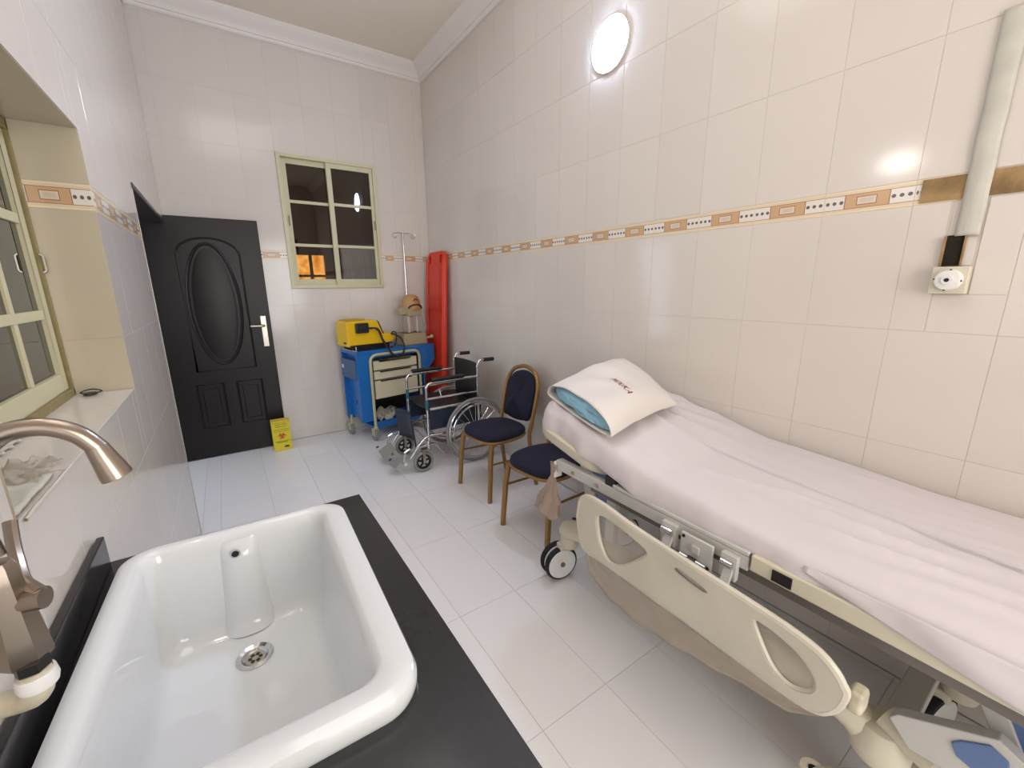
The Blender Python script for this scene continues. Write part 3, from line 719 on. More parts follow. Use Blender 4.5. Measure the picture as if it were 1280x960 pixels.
L(B().tube(fillet([(.012, .02, TZ+.01), (-.015, .05, TZ+.01), (-.015, .32, TZ+.01), (.012, .35, TZ+.01)], .02), .005, 8), 'push_rail', M['chrome'])
L(B().tube(fillet([(.115, -.018, .13), (.115, -.018, .822), (.635, -.018, .822), (.635, -.018, .13)], .075, 8), .0135, 12), 'bumper_tube', M['tubecream'])
dz = [(.672, .765), (.582, .666), (.395, .576)]
for i, (za, zb_) in enumerate(dz):
    dw = L(B().box((.15, -.006, za), (.61, .30, zb_-.006)), 'drawer', M['cream'], bevel=.004)
    L(B().box((.21, -.012, zb_-.017), (.54, -.004, zb_-.006)), 'pull_slot', M['black'], dw)
for xa_ in (.135, .615): L(B().box((xa_, .004, .39), (xa_+.01, .30, .79)), 'drawer_runner', M['black'])
L(B().tube([(.20, -.016, .772), (.285, -.016, .774)], .009, 8), 'lock_bar', M['black'])
L(B().box((.13, .012, .10), (.66, .335, .115)).box((.13, .0, .10), (.66, .012, .17)).box((.13, .30, .10), (.66, .312, .3)), 'bottom_tray', M['blue'], bevel=.003)
L(B().box((.13, .29, .17), (.62, .30, .39)).box((.14, .012, .38), (.62, .29, .39)), 'inner_lining', M['vinyl'])
for x, y in ((.03, .04), (.115, -.018), (.03, .32), (.64, -.018), (.64, .32)):
    if (x, y) == (.03, .04): continue
    c = L(B().lathe([(.02, .115), (.02, .13), (.013, .135), (.013, .20)], (x, y, 0), 'z', 12), 'castor_stem', M['tubecream'])
    L(B().lathe([(.03, -.015), (.052, -.015), (.057, -.009), (.057, .009), (.052, .015), (.03, .015)], (x-.01, y, .057), 'x', 20), 'castor_wheel', M['grey_rubber'], c)
    L(B().box((x-.032, y-.028, .05), (x-.026, y+.028, .118)).box((x+.006, y-.028, .05), (x+.012, y+.028, .118)).box((x-.032, y-.028, .112), (x+.012, y+.028, .118)), 'castor_fork', M['tubecream'], c, bevel=.002)
def loc2w(x, y, z=0): return (.93+x*math.cos(AT)-y*math.sin(AT), 3.875+x*math.sin(AT)+y*math.cos(AT), z)
def fn(u, v):
    return (.20+.24*u+.02*noise.noise(Vector((v*3, u*3, 1))), .03+.2*v, .135+.10*abs(noise.noise(Vector((u*4, v*3, 7))))+.07*u*v+.02)
p = B().grid(lambda u, v: loc2w(*fn(u, v)), 16, 12).obj('papers', M['paper'], solid=.002); tag(p, 'crumpled pale papers in the open bottom of the blue trolley', 'papers')

# defibrillator on the trolley
dp = loc2w(-.045, .05, TZ)
df = thing('defibrillator', 'yellow portable defibrillator with black paddle on the blue trolley top', 'defibrillator', dp, rotz=AT)
L(B().box((.03, .02, 0), (.46, .25, .008)).box((.06, .03, .008), (.42, .24, .045)), 'stand', M['black'], df, .003)
L(B().prism([(0, 0, .045), (0, 0, .262), (.02, 0, .272), (.27, 0, .278), (.30, 0, .262), (.348, 0, .142), (.46, 0, .142), (.47, 0, .10), (.44, 0, .07), (.36, 0, .045)], (0, .24, 0)), 'case', M['yellow'], df, .008, seg=3)
L(B().prism([(.296, -.003, .268), (.306, -.003, .262), (.352, -.003, .146), (.342, -.003, .142)], (0, .246, 0)), 'dark_trim', M['black'], df)
L(B().box((.02, -.004, .045), (.43, .0, .058)), 'lower_trim', M['black'], df)
pd = L(B().box((.075, -.034, .165), (.195, .0, .255)), 'paddle', M['black'], df, .008)
L(B().box((.10, -.044, .19), (.17, -.034, .23)), 'paddle_grip', M['vinyl'], pd, .004)
L(B().tube([(.19, -.022, .205), (.225, -.024, .205)], .010, 8), 'cable_boot', M['black'], pd)
L(B().box((.02, .05, .275), (.20, .07, .285)).box((.02, .17, .275), (.20, .19, .285)), 'carry_handle', M['yellow_d'], df, .003)
L(B().box((-.003, .04, .07), (0, .09, .085)), 'side_slot', M['black'], df)
cb1 = [(.225, -.024, .205), (.26, -.035, .20), (.285, -.05, .17), (.30, -.07, .10), (.33, -.095, .03), (.365, -.11, -.04), (.41, -.115, -.075), (.47, -.112, -.06), (.51, -.09, .01), (.49, -.05, .10), (.42, -.02, .14)]
pc = catmull(cb1, 22); hx = []
for i, q in enumerate(pc):
    a = i*1.1; k = .006 if 20 < i < 120 else .001
    hx.append(q+Vector((k*math.cos(a), k*math.sin(a)*.6, k*math.sin(a))))
L(B().tube(hx, .0085, 6), 'coiled_cable', M['black'], df)
L(B().tube(catmull([(.42, -.012, .13), (.44, -.016, .155), (.47, -.02, .14), (.46, -.03, .07), (.43, -.04, .02), (.40, -.04, .0)], 6), .006, 6), 'second_cable', M['black'], df)

# beige suction unit at the right end of the trolley
sp_ = loc2w(.66, .17, TZ)
su = thing('suction_unit', 'beige bench device with clear jar and tan domed cap on the trolley', 'medical device', sp_, rotz=AT)
L(B().prism([(-.14, -.10, 0), (.14, -.10, 0), (.125, -.095, .115), (-.125, -.095, .115)], (0, .2, 0)), 'base_tray', M['tan2'], su, .006)
L(B().box((-.10, -.07, .108), (.10, .08, .118)), 'tray_well', M['black'], su)
L(B().lathe([(.052, 0), (.056, .01), (.056, .17), (.05, .19)], (-.02, 0, .11), 'z', 24), 'clear_jar', M['clear'], su)
for xa_, r_ in ((-.02, .012), (.075, .008)): L(B().lathe([(r_, 0), (r_, .19)], (xa_, -.02, .11), 'z', 10), 'riser', M['white_plastic'], su)
L(B().box((-.05, -.075, .285), (.11, .06, .36)), 'middle_block', M['tan2'], su, .008)
L(B().box((-.12, -.05, .30), (-.04, .03, .37)), 'side_block', M['tan2'], su, .008)
cap = L(B().lathe([(.095, 0), (.098, .02), (.092, .085), (.075, .125), (.045, .145), (.001, .15)], (.03, 0, .345), 'z', 28), 'domed_cap', M['tan'], su)
L(B().tube([(.03+.075*math.cos(t), -.097+.02*abs(math.cos(t))**3, .358+.04*math.sin(t)) for t in [PI*k/16 for k in range(17)]], .007, 8), 'dark_arch', M['black'], cap)
L(B().tube([(.03+.020*math.cos(t), -.092, .432+.022*math.sin(t)) for t in [PI*k/10 for k in range(11)]], .006, 8), 'cap_mark', M['brownwood'], cap)
L(B().tube(catmull([(.10, -.09, .30), (.13, -.10, .22), (.12, -.10, .12)], 6), .004, 6), 'tubing', M['clear'], su)
L(B().tube(catmull([(-.11, -.04, .25), (-.13, -.05, .18), (-.12, -.05, .1)], 6), .004, 6), 'tubing', M['clear'], su)
L(B().tube(fillet([(.12, -.06, .06), (.15, -.09, .055), (.185, -.10, .065)], .02), .012, 8), 'outlet_arm', M['tan2'], su)
L(B().lathe([(.016, -.012), (.018, 0), (.016, .012)], (.19, -.10, .066), 'x', 14), 'outlet_knob', M['cream_plastic'], su)

# ------------------------------------------------------------ infusion stand behind the trolley
iv = thing('drip_stand', 'thin steel drip stand with two looped hooks behind the trolley', 'drip stand', (1.60, 4.325, 0))
ix, iy = 1.60, 4.325
iv.location = (1.60, 4.318, 0); OFF[iv.name] = Vector((1.60, 4.318, 0)); iy = 4.318
B().tube([(ix, iy, .06), (ix, iy, 1.3)], .0115, 10).obj('lower_pole', M['chrome'], iv)
B().tube([(ix, iy, 1.3), (ix, iy, 1.965)], .008, 10).obj('upper_pole', M['chrome'], iv)
B().lathe([(.02, 0), (.022, .03), (.014, .05)], (ix, iy, .93), 'z', 14).obj('clamp_knob', M['white_plastic'], iv)
def hook(s):
    pts = [(ix, iy, 1.962), (ix+s*.05, iy-.01, 1.965), (ix+s*.09, iy-.02, 1.955)]
    pts += [(ix+s*.098+s*.022*math.sin(t), iy-.03, 1.935+.022*math.cos(t)) for t in [PI*k/6 for k in range(0, 11)]]
    return B().tube(catmull(pts, 3), .0042, 8).obj('hook', M['chrome'], iv)
hook(1); hook(-1)
for k in range(4):
    a = PI/4*0+k*PI/2; r_ = .22 if k in (0, 2) else .038
    B().tube([(ix, iy, .07), (ix+r_*math.cos(a), iy-(r_ if k == 3 else 0)*1+(0), .035)] if k in (0, 2, 3) else [(ix, iy, .07), (ix, iy+.02, .035)], .009, 8).obj('foot', M['chrome'], iv)
B().lathe([(.02, 0), (.024, .02), (.02, .05)], (ix, iy, .03), 'z', 14).obj('hub', M['black'], iv)
for sx_ in (-1, 1):
    B().lathe([(.018, 0), (.018, .035)], (ix+sx_*.21, iy, 0), 'z', 12).obj('rubber_foot', M['black'], iv)

# ------------------------------------------------------------ red spine board leaning on the right wall in the corner
rb = thing('spine_board', 'red plastic spine board standing upright in the far right corner', 'stretcher board', (1.78, 4.05, 0))
def brd(y, z, t=0): # board plane leans back onto the wall
    return Vector((1.735+(z/1.78)*.098-t, 4.066+y, z))
W2 = .205
out = []
for z in (0, .02): pass
prof = [(-W2*.72, .006), (-W2*.9, .03), (-W2, .12), (-W2, 1.68), (-W2*.95, 1.735), (-W2*.80, 1.768), (-W2*.6, 1.776), (W2*.6, 1.776), (W2*.80, 1.768), (W2*.95, 1.735), (W2, 1.68), (W2, .12), (W2*.9, .03), (W2*.72, .006)]
o = B().prism([brd(y, z) for y, z in prof], (.042, 0, 0)).obj('board', M['red'], rb, .012, seg=3)
cut = []
def cutter(y0, y1, z0, z1):
    pts = [brd(y0+.01, z0, .1), brd(y1-.01, z0, .1), brd(y1, z0+.012, .1), brd(y1, z1-.012, .1), brd(y1-.01, z1, .1), brd(y0+.01, z1, .1), brd(y0, z1-.012, .1), brd(y0, z0+.012, .1)]
    c = B().prism(pts, (.3, 0, 0)).obj('cutter', M['red'], smooth=False); cut.append(c)
for s in (-1, 1):
    for z in (.28, .55, .82, 1.09, 1.36):
        ya, yb_ = s*(W2-.048), s*(W2-.022); cutter(min(ya, yb_), max(ya, yb_), z, z+.13)
    ya, yb_ = s*.10, s*.155; cutter(min(ya, yb_), max(ya, yb_), 1.66, 1.74)
for c in cut: c.location = c.location-Vector((0, 0, 0))
o.parent = None; o.location = rb.location
boolcut(o, cut); o.parent = rb; o.location = (0, 0, 0)
for p_ in o.data.polygons: p_.use_smooth = True
o.data.set_sharp_from_angle(angle=math.radians(35))
B().prism([brd(-W2*.55, .2, .003), brd(W2*.55, .2, .003), brd(W2*.55, 1.62, .003), brd(-W2*.55, 1.62, .003)], (.004, 0, 0)).obj('raised_bed', M['red'], rb, .003)
for s in (-1, 1):
    B().tube([brd(s*W2*.93, .12, .0), brd(s*W2*.93, 1.69, .0)], .014, 10).obj('side_rim', M['red'], rb)

# ------------------------------------------------------------ wheelchair (faces the left wall)
wc = thing('wheelchair', 'folding steel wheelchair with black arm pads in front of the blue trolley', 'wheelchair', (1.45, 3.16, 0))
YN, YA = 2.955, 3.375
for Y, s in ((YN, -1), (YA, 1)):
    B().tube(fillet([(1.655, Y, .25), (1.655, Y, .80), (1.675, Y, .845), (1.79, Y, .842)], .035), .0115, 10).obj('back_post', M['chrome'], wc)
    B().tube([(1.715, Y, .843), (1.81, Y, .841)], .016, 12).obj('push_handle', M['rubber'], wc)
    B().tube(fillet([(1.20, Y, .17), (1.20, Y, .705), (1.30, Y, .712), (1.655, Y, .712)], .05), .011, 10).obj('arm_frame', M['chrome'], wc)
    B().tube([(1.20, Y, .585), (1.655, Y, .585)], .009, 8).obj('arm_rail', M['chrome'], wc)
    B().tube([(1.20, Y, .50), (1.20, Y, .58)], .014, 8).obj('upright_sleeve', M['teal'], wc)
    B().tube([(1.22, Y, .50), (1.655, Y, .50)], .011, 8).obj('seat_rail', M['chrome'], wc)
    B().tube(fillet([(1.655, Y, .285), (1.16, Y, .285), (1.04, Y, .13)], .07), .011, 10).obj('lower_rail', M['chrome'], wc)
    B().tube(catmull([(1.34, Y+.0, .10), (1.29, Y, .16), (1.24, Y, .215), (1.14, Y, .22), (1.04, Y, .20)], 5), .007, 8).obj('step_tube', M['chrome'], wc)
    B().box((1.25, Y-.025, .722), (1.53, Y+.025, .748)).obj('arm_pad', M['vinyl'], wc, .011, seg=3)
    B().box((1.215, Y-.004, .33), (1.645, Y+.004, .50)).obj('skirt_guard', M['vinylblue'], wc, .003)
    yw = Y+s*.045
    # big wheel
    wx, wz, wr = 1.603, .275, .275
    circ = lambda r, y, n=48: [(wx+r*math.cos(2*PI*k/n), y, wz+r*math.sin(2*PI*k/n)) for k in range(n)]
    wh = B().tube(circ(wr-.013, yw), .013, 10, closed=True).obj('drive_wheel', M['grey_rubber'], wc)
    B().tube(circ(wr-.032, yw), .009, 8, closed=True).obj('wheel_rim', M['chrome'], wh)
    B().tube(circ(wr-.050, yw+s*.035), .008, 8, closed=True).obj('hand_rim', M['chrome'], wh)
    B().lathe([(.022, -.03), (.028, -.01), (.028, .01), (.022, .03)], (wx, yw, wz), 'y', 16).obj('wheel_hub', M['chrome'], wh)
    b = B()
    for k in range(20):
        a = 2*PI*k/20; a2 = a+(.12 if k % 2 else -.12)
        b.tube([(wx+.02*math.cos(a2), yw, wz+.02*math.sin(a2)), (wx+(wr-.035)*math.cos(a), yw, wz+(wr-.035)*math.sin(a))], .0014, 4)
    b.obj('spokes', M['chrome'], wh)
    # castor
    cx_, cr = 1.145, .085
    cw = B().tube([(cx_+(cr-.014)*math.cos(2*PI*k/32), Y, cr+(cr-.014)*math.sin(2*PI*k/32)) for k in range(32)], .014, 8, closed=True).obj('castor_wheel', M['grey_rubber'], wc)
    b = B().lathe([(.018, -.016), (.018, .016)], (cx_, Y, cr), 'y', 14)
    b.tube([(cx_+.055*math.cos(2*PI*k/24), Y, cr+.055*math.sin(2*PI*k/24)) for k in range(24)], .011, 6, closed=True)
    for k in range(5):
        a = 2*PI*k/5+.3; b.tube([(cx_, Y, cr), (cx_+.055*math.cos(a), Y, cr+.055*math.sin(a))], .009, 6)
    b.obj('castor_spokes', M['black'], cw)
    B().box((cx_-.010, Y-.026, cr-.01), (cx_+.012, Y-.021, .185)).box((cx_-.010, Y+.021, cr-.01), (cx_+.012, Y+.026, .185)).box((cx_-.012, Y-.026, .178), (cx_+.05, Y+.026, .19)).obj('castor_fork', M['steel'], wc, .002)
    B().tube([(1.195, Y, .185), (1.195, Y, .25)], .015, 10).obj('castor_socket', M['chrome'], wc)
    # footrest
    yi = Y-s*.075
    B().tube(fillet([(1.04, Y, .215), (1.0, Y, .20), (.985, Y-s*.0, .10)], .02), .009, 8).obj('footrest_hanger', M['chrome'], wc)
    R_ = Matrix.Rotation(math.radians(s*8), 3, 'X')@Matrix.Rotation(math.radians(-32), 3, 'Y')
    fp = B().box((.905, min(Y, Y-s*.15), .100), (1.025, max(Y, Y-s*.15), .108), R_).obj('footplate', M['footgrey'], wc, .006)
    B().tube([(.995, Y+s*.002, .098), (.995, Y-s*.13, .075)], .0125, 10).obj('footplate_bar', M['white_plastic'] if s < 0 else M['footgrey'], fp)
    B().tube([(.905, Y-s*.05, .145), (.885, Y-s*.05, .14)], .008, 8).obj('heel_peg', M['black'], fp)
B().grid(lambda u, v: (1.215+.435*u, YN+.01+(YA-YN-.02)*v, .515-.03*math.sin(PI*v)), 10, 16).obj('seat', M['vinyl'], wc, solid=.012)
B().grid(lambda u, v: (1.655+.03*math.sin(PI*v), YN+.003+(YA-YN-.006)*v, .43+.385*u), 10, 16).obj('backrest', M['vinyl'], wc, solid=.012)
B().box((1.64, YN+.02, .34), (1.70, YA-.02, .46)).obj('back_pocket', M['vinyl'], wc, .01)
B().tube([(1.42, YN+.02, .49), (1.42, YA-.02, .22)], .01, 8).tube([(1.435, YA-.02, .49), (1.435, YN+.02, .22)], .01, 8).obj('cross_brace', M['chrome'], wc)
B().grid(lambda u, v: (1.10+.05*math.sin(PI*v)-.03*u, YN+.03+(YA-YN-.06)*v, .20+.25*u), 8, 14).obj('calf_strap', M['vinylblue'], wc, solid=.008)
B().tube([(1.30, YN-.02, .66), (1.31, YN-.03, .60)], .006, 8).obj('brake_lever', M['chrome'], wc)

# ------------------------------------------------------------ banquet chairs (own axes, facing -x)
def make_chair(label, loc, rz, grp='blue banquet chairs along the bed wall'):
    c = thing('banquet_chair', label, 'chair', loc, grp, rotz=rz)
    def Lc(b, name, m, p=c, **k): return b.obj(name, m, p, local=True, **k)
    def shp(s, z):
        P = []
        for k in range(40):
            a = 2*PI*k/40; ca, sa = math.cos(a), math.sin(a); e = 2/3.2
            x = .205*math.copysign(abs(ca)**e, ca); y = .205*math.copysign(abs(sa)**e, sa)
            y *= 1-.10*(x/.205 if x > 0 else 0); P.append(Vector((x*s, y*s, z)))
        return P
    b = rings_mesh([shp(.94, .432), shp(1.0, .44), shp(1.02, .455), shp(1.0, .472), shp(.94, .484), shp(.8, .492), shp(.5, .498), shp(.2, .50), shp(.05, .50)], True, True)
    Lc(b, 'seat', M['navy'])
    fr = [q+Vector((0, 0, 0)) for q in shp(.985, .428)]
    Lc(B().tube(fr, .0125, 8, closed=True), 'seat_frame', M['gold'])
    for s in (-1, 1):
        Lc(B().tube(fillet([(-.165, s*.180, .425), (-.185, s*.190, .30), (-.205, s*.2, 0)], .03), [.0185]*7+[.0165], 10), 'front_leg', M['gold'])
    path = [(.245, -.195, 0), (.205, -.185, .22), (.185, -.180, .40), (.205, -.183, .50), (.25, -.188, .70), (.275, -.172, .80), (.29, -.125, .868), (.297, -.06, .895), (.30, 0, .905), (.297, .06, .895), (.29, .125, .868), (.275, .172, .80), (.25, .188, .70), (.205, .183, .50), (.185, .180, .40), (.205, .185, .22), (.245, .195, 0)]
    Lc(B().tube(catmull(path, 5), .0155, 10), 'back_frame', M['gold'])
    def bp(sc, t):
        pts = []
        prof = [(-.150, .53), (-.162, .70), (-.150, .785), (-.110, .84), (-.055, .865), (0, .872), (.055, .865), (.110, .84), (.150, .785), (.162, .70), (.150, .53), (.10, .508), (0, .498), (-.10, .508)]
        pr = catmull([(0, y, z) for y, z in prof], 4, True)
        cz_ = .69
        return [Vector((.205+(q.z-.5)*.245+t, q.y*sc, cz_+(q.z-cz_)*sc)) for q in pr]
    b = rings_mesh([bp(.5, .014), bp(.96, .014), bp(1.0, .008), bp(1.0, -.010), bp(.97, -.018), bp(.9, -.024), bp(.75, -.029), bp(.55, -.032), bp(.35, -.034), bp(.15, -.035), bp(.03, -.035)], True, True)
    Lc(b, 'backrest', M['navy'])
    for s in (-1, 1):
        Lc(B().tube([(-.188, s*.191, .28), (.20, s*.184, .25)], .008, 8), 'stretcher', M['gold'])
    return c
ca = make_chair('navy and bronze banquet chair beside the wheelchair, its oval back in full view', (1.495, 2.43, 0), math.radians(4.5))
ca.scale = (.95, .95, .95)
c2 = tree_copy(ca); c2.location = (1.462, 1.79, 0); c2.rotation_euler = (0, 0, math.radians(7)); c2['label'] = 'navy and bronze banquet chair partly hidden behind the head of the bed'

# ------------------------------------------------------------ hospital bed
bed = thing('hospital_bed', 'adjustable hospital bed with beige lowered side rail along the tiled wall', 'bed', (1.46, .35, 0))
BX0, BX1, BY0, BY1 = 1.05, 1.872, -.76, 1.42
def zr(y): return .742+max(0, y-.80)*.20
def zt(y):
    return .812+.06*(min(y, .78)-.4)+max(0, y-.78)*.20
def skew(pts, dz=0): return [Vector((p.x, p.y, p.z+zr(p.y)+dz)) for p in pts]
# platform panels
b = rings_mesh([[Vector((p.x, p.y, zr(p.y)-.035)) for p in q] for q in [rr(BX0+.004, BX1-.004, .955, BY1-.004, .14, 0, 8)]] +
               [[Vector((p.x, p.y, zr(p.y)-.03)) for p in rr(BX0, BX1, .953, BY1, .145, 0, 8)], [Vector((p.x, p.y, zr(p.y)+.004)) for p in rr(BX0, BX1, .953, BY1, .145, 0, 8)],
                [Vector((p.x, p.y, zr(p.y)+.010)) for p in rr(BX0+.006, BX1-.006, .957, BY1-.006, .14, 0, 8)]], True, True)
# square the inner corners: they are at the low-y side and stay hidden under the mattress
b.obj('head_panel', M['cream_plastic'], bed)
B().box((BX0, .45, .738), (BX1, .925, .752)).obj('seat_panel', M['bedgrey'], bed, .004)
B().box((BX0-.002, BY0, .704), (BX1, .445, .752)).obj('foot_panel', M['cream_plastic'], bed, .006)
boxo('hinge_cover', (BX0+.004, .915, .735), (BX0+.05, .965, .772), M['black'], bed, .004)
boxo('black_cap', (BX0-.005, .345, .712), (BX0+.0, .390, .742), M['black'], bed)
boxo('foot_light_block', (BX0+.02, BY0-.04, .30), (BX1-.01, BY0-.012, 1.02), M['cream_plastic'], bed, .012)  # unseen board added to keep entrance light from under the bed
# side beams
B().box((BX0+.002, .45, .695), (BX0+.034, 1.232, .737)).obj('side_beam', M['bedgrey'], bed, .003)
B().box((BX1-.05, BY0, .66), (BX1-.02, 1.20, .70)).obj('side_beam', M['bedgrey'], bed, .003)
B().box((BX0+.02, BY0, .668), (BX0+.055, 1.05, .697)).obj('under_beam', M['bedgrey_d'], bed, .003)
for y in (-.65, -.1, .45, .96): B().box((BX0+.03, y, .665), (BX1-.03, y+.04, .70)).obj('cross_beam', M['bedgrey_d'], bed)
for y, z in ((1.13, .715), (1.0, .715), (.68, .715)):
    B().lathe([(.008, 0), (.008, -.006), (.004, -.008)], (BX0+.002, y, z), 'x', 10).obj('bolt', M['steel'], bed)
boxo('beam_end_label', (BX0-.004, 1.232, .655), (BX0+.035, 1.242, .728), M['white_plastic'], bed, .003)
# underside mechanism, its box added to cut the light below the bed
B().box((1.35, .2, .50), (1.55, .9, .62)).obj('actuator_light_block', M['bedgrey_d'], bed, .01)
B().tube([(1.45, .85, .56), (1.45, 1.15, .66)], .022, 12).obj('actuator_rod', M['steel'], bed)
# lift columns: pale grey arms with slate blue infill, head and foot
def plate(name, pts, x, t, m, p=bed): return B().prism([(x, y, z) for y, z in pts], (t, 0, 0)).obj(name, m, p, .003)
for xx in (1.19, 1.70):
    plate('lift_arm', [(1.24, .695), (1.168, .695), (1.095, .35), (1.15, .35)], xx, .03, M['bedgrey'])
    plate('lift_arm', [(1.072, .695), (1.025, .695), (1.03, .35), (1.078, .35)], xx, .03, M['bedgrey'])
    plate('lift_infill', [(1.168, .69), (1.072, .69), (1.078, .36), (1.097, .36)], xx+.006, .018, M['bedblue'])
    plate('lift_arm', [(.065, .66), (.025, .66), (-.13, .33), (-.085, .33)], xx, .03, M['bedgrey'])
    plate('lift_arm', [(-.16, .66), (-.22, .66), (-.16, .33), (-.10, .33)], xx, .03, M['bedgrey'])
    plate('lift_infill', [(.025, .655), (-.17, .655), (-.12, .34), (-.125, .34)], xx+.006, .018, M['bedblue'])
    # sloping foot arm with its blue insert
    arm = plate('base_arm', [(.146, .463), (.133, .483), (-.006, .564), (-.05, .54), (-.10, .43), (-.03, .40), (.03, .425), (.105, .415)] if xx < 1.4 else [(.146, .42), (0, .51), (-.08, .48), (-.03, .38), (.105, .39)], xx-.05 if xx < 1.4 else xx, .03, M['bedgrey'])
    plate('base_arm_insert', [(.05, .499), (.038, .516), (.001, .545), (-.026, .531), (-.031, .496), (.0, .462), (.039, .475)], xx-.054 if xx < 1.4 else xx-.004, .006, M['bedblue'], arm)
# base frame cover
for xx in (1.20, 1.72):
    B().tube(catmull([(xx, 1.34, .30), (xx, 1.22, .345), (xx, .9, .36), (xx, .45, .375), (xx, .25, .372), (xx+.01, .19, .33), (xx+.02, .16, .27)], 6), [.03, .036]+[.044]*26+[.042]*9, 14).obj('base_cover', M['cream_plastic'], bed)
for yy in (1.25, .15): B().box((1.2, yy-.03, .29), (1.72, yy+.03, .34)).obj('base_crossbar', M['bedgrey'], bed, .004)
def castor(x, y, ang):
    ax = Vector((math.cos(ang), math.sin(ang), 0)); e1 = Vector((-ax.y, ax.x, 0)); e2 = Vector((0, 0, 1)); Rw = .088
    hs = B().lathe([(.028, 0), (.040, .008), (.043, .02), (.043, .085), (.036, .10), (.015, .105)], (x+.02, y-.055, .185), 'z', 24).obj('castor_housing', M['cream_plastic'], bed)
    B().tube([(x+.03, y-.075, .27), (x+.03, y-.075, .345)], .013, 10).obj('castor_post', M['chrome'], hs)
    B().box((x-.02, y-.045, .16), (x+.05, y+.0, .20)).obj('castor_neck', M['cream_plastic'], hs, .01)
    for s in (-1, 1):
        o0 = Vector((x, y, Rw))+ax*s*.024
        B().lathe([(Rw-.012, -.014), (Rw-.003, -.012), (Rw, -.006), (Rw, .006), (Rw-.003, .012), (Rw-.012, .014)], o0, (ax, e1, e2), 36).obj('castor_tyre', M['rubber'], hs)
        B().lathe([(Rw-.012, -.0146), (Rw-.014, -.017), (.03, -.019), (.022, -.016), (.001, -.016)], o0 if False else o0, (ax*(-s), e1, e2), 32).obj('castor_disc', M['white_plastic'], hs)
        B().lathe([(Rw-.012, -.0146), (Rw-.014, -.019), (.02, -.021), (.016, -.018), (.001, -.018)], o0, (ax*s*-1*-1, e1, e2), 32).obj('castor_disc', M['white_plastic'], hs)
    for s in (-1, 1):
        B().lathe([(.012, -.003), (.012, .003)], Vector((x, y, Rw))+ax*s*.045, (ax, e1, e2), 14).obj('castor_axle_cap', M['bedgrey_d'], hs)
castor(1.225, 1.405, math.radians(80)); castor(1.70, 1.405, math.radians(80)); castor(1.70, .14, math.radians(75))
# foot-end castor near the viewer with its brake pedal
castor(1.235, .13, math.radians(60))
B().lathe([(.045, 0), (.060, .02), (.062, .06), (.05, .105), (.02, .12)], (1.215, .16, .27), 'z', 24).obj('castor_dome', M['cream_plastic'], bed)
B().tube(fillet([(1.215, .16, .40), (1.20, .10, .385), (1.19, .06, .38)], .03), .034, 14).obj('arm_joint', M['cream_plastic'], bed)
pdl = B().tube([(1.22, .17, .19), (1.13, .255, .17)], .012, 8).obj('brake_pedal', M['cream_plastic'], bed)
B().lathe([(.03, 0), (.034, .006), (.03, .014)], (1.13, .255, .165), 'z', 18).obj('pedal_pad', M['cream_plastic'], pdl)
B().lathe([(.012, .0141), (.012, .016)], (1.13, .255, .165), 'z', 12).obj('pedal_hole', M['black'], pdl)
# lowered side rail in its film wrap
ZBm = [(1.0, .645), (.99, .53), (.975, .47), (.955, .42), (.92, .392), (.857, .374), (.718, .377), (.548, .41), (.391, .442), (.288, .452), (.235, .485), (.205, .535), (.193, .60)]
ZTp = [(1.0, .655), (.99, .69), (.97, .708), (.945, .716), (.877, .714), (.742, .696), (.575, .686), (.419, .678), (.317, .671), (.25, .658), (.215, .635), (.20, .615), (.193, .606)]
def itp(T_, y):
    for (a, za), (c, zc) in zip(T_[:-1], T_[1:]):
        if c <= y <= a: t = (a-y)/(a-c); return za+(zc-za)*t
    return T_[-1][1] if y < T_[-1][0] else T_[0][1]
NYY = 70
ZMd = [(1.0, .60), (.985, .54), (.96, .505), (.90, .492), (.80, .490), (.66, .486), (.52, .484), (.40, .487), (.30, .492), (.235, .515), (.205, .55), (.193, .60)]
def rail(u, v):
    uu = .5-.5*math.cos(PI*u); y = 1.0-(1.0-.193)*uu; z = itp(ZMd, y)*(1-v)+itp(ZTp, y)*v
    x = .968+max(0, .505-z)*1.15-.012*math.exp(-((v-1)/.12)**2)*0+.004*noise.noise(Vector((y*7, z*7, 3)))
    return (x, y, z)
rl = B().grid(rail, NYY, 14).obj('side_rail', M['wrap'], bed, solid=0)
# thickness as real geometry, then the two hand openings are cut through
rl.parent = None; rl.location = bed.location
md = rl.modifiers.new('s', 'SOLIDIFY'); md.thickness = .02; md.offset = 0
def holecut(pts):
    pr = catmull([(0.8, y, z) for y, z in pts], 3, True)
    c = B().prism(pr, (.4, 0, 0)).obj('cutter', M['wrap'], smooth=False); return c
h1 = [(.905, .675), (.84, .682), (.725, .664), (.695, .650), (.70, .63), (.78, .545), (.845, .522), (.885, .56), (.905, .62)]
h2 = [(.385, .647), (.33, .648), (.275, .628), (.242, .592), (.245, .555), (.285, .532), (.325, .545), (.36, .59)]
boolcut(rl, [holecut(h1), holecut(h2)])
rl.parent = bed; rl.location = (0, 0, 0)
for p_ in rl.data.polygons: p_.use_smooth = True
rl.data.set_sharp_from_angle(angle=math.radians(40))
def sag(u, v):
    y = .985-(.985-.21)*u; zb_, zm_ = itp(ZBm, y)-.022*math.sin(PI*min(1, u*1.0)), itp(ZMd, y)+.004
    z = zm_+(min(zb_, zm_-.002)-zm_)*v
    return (.972+.012*math.sin(v*PI)+.008*v+.006*noise.noise(Vector((y*14, v*3, 2))), y, z+.004*noise.noise(Vector((y*20, 1, v))))
o = B().grid(sag, 60, 8).obj('film_wrap', M['sagfilm'], rl, solid=.001); o['label'] = 'translucent brownish film sagging below the side rail'
edge = [(1.0, .65)]+ZTp[1:-1]+[(.193, .60)]+ZMd[::-1][1:]
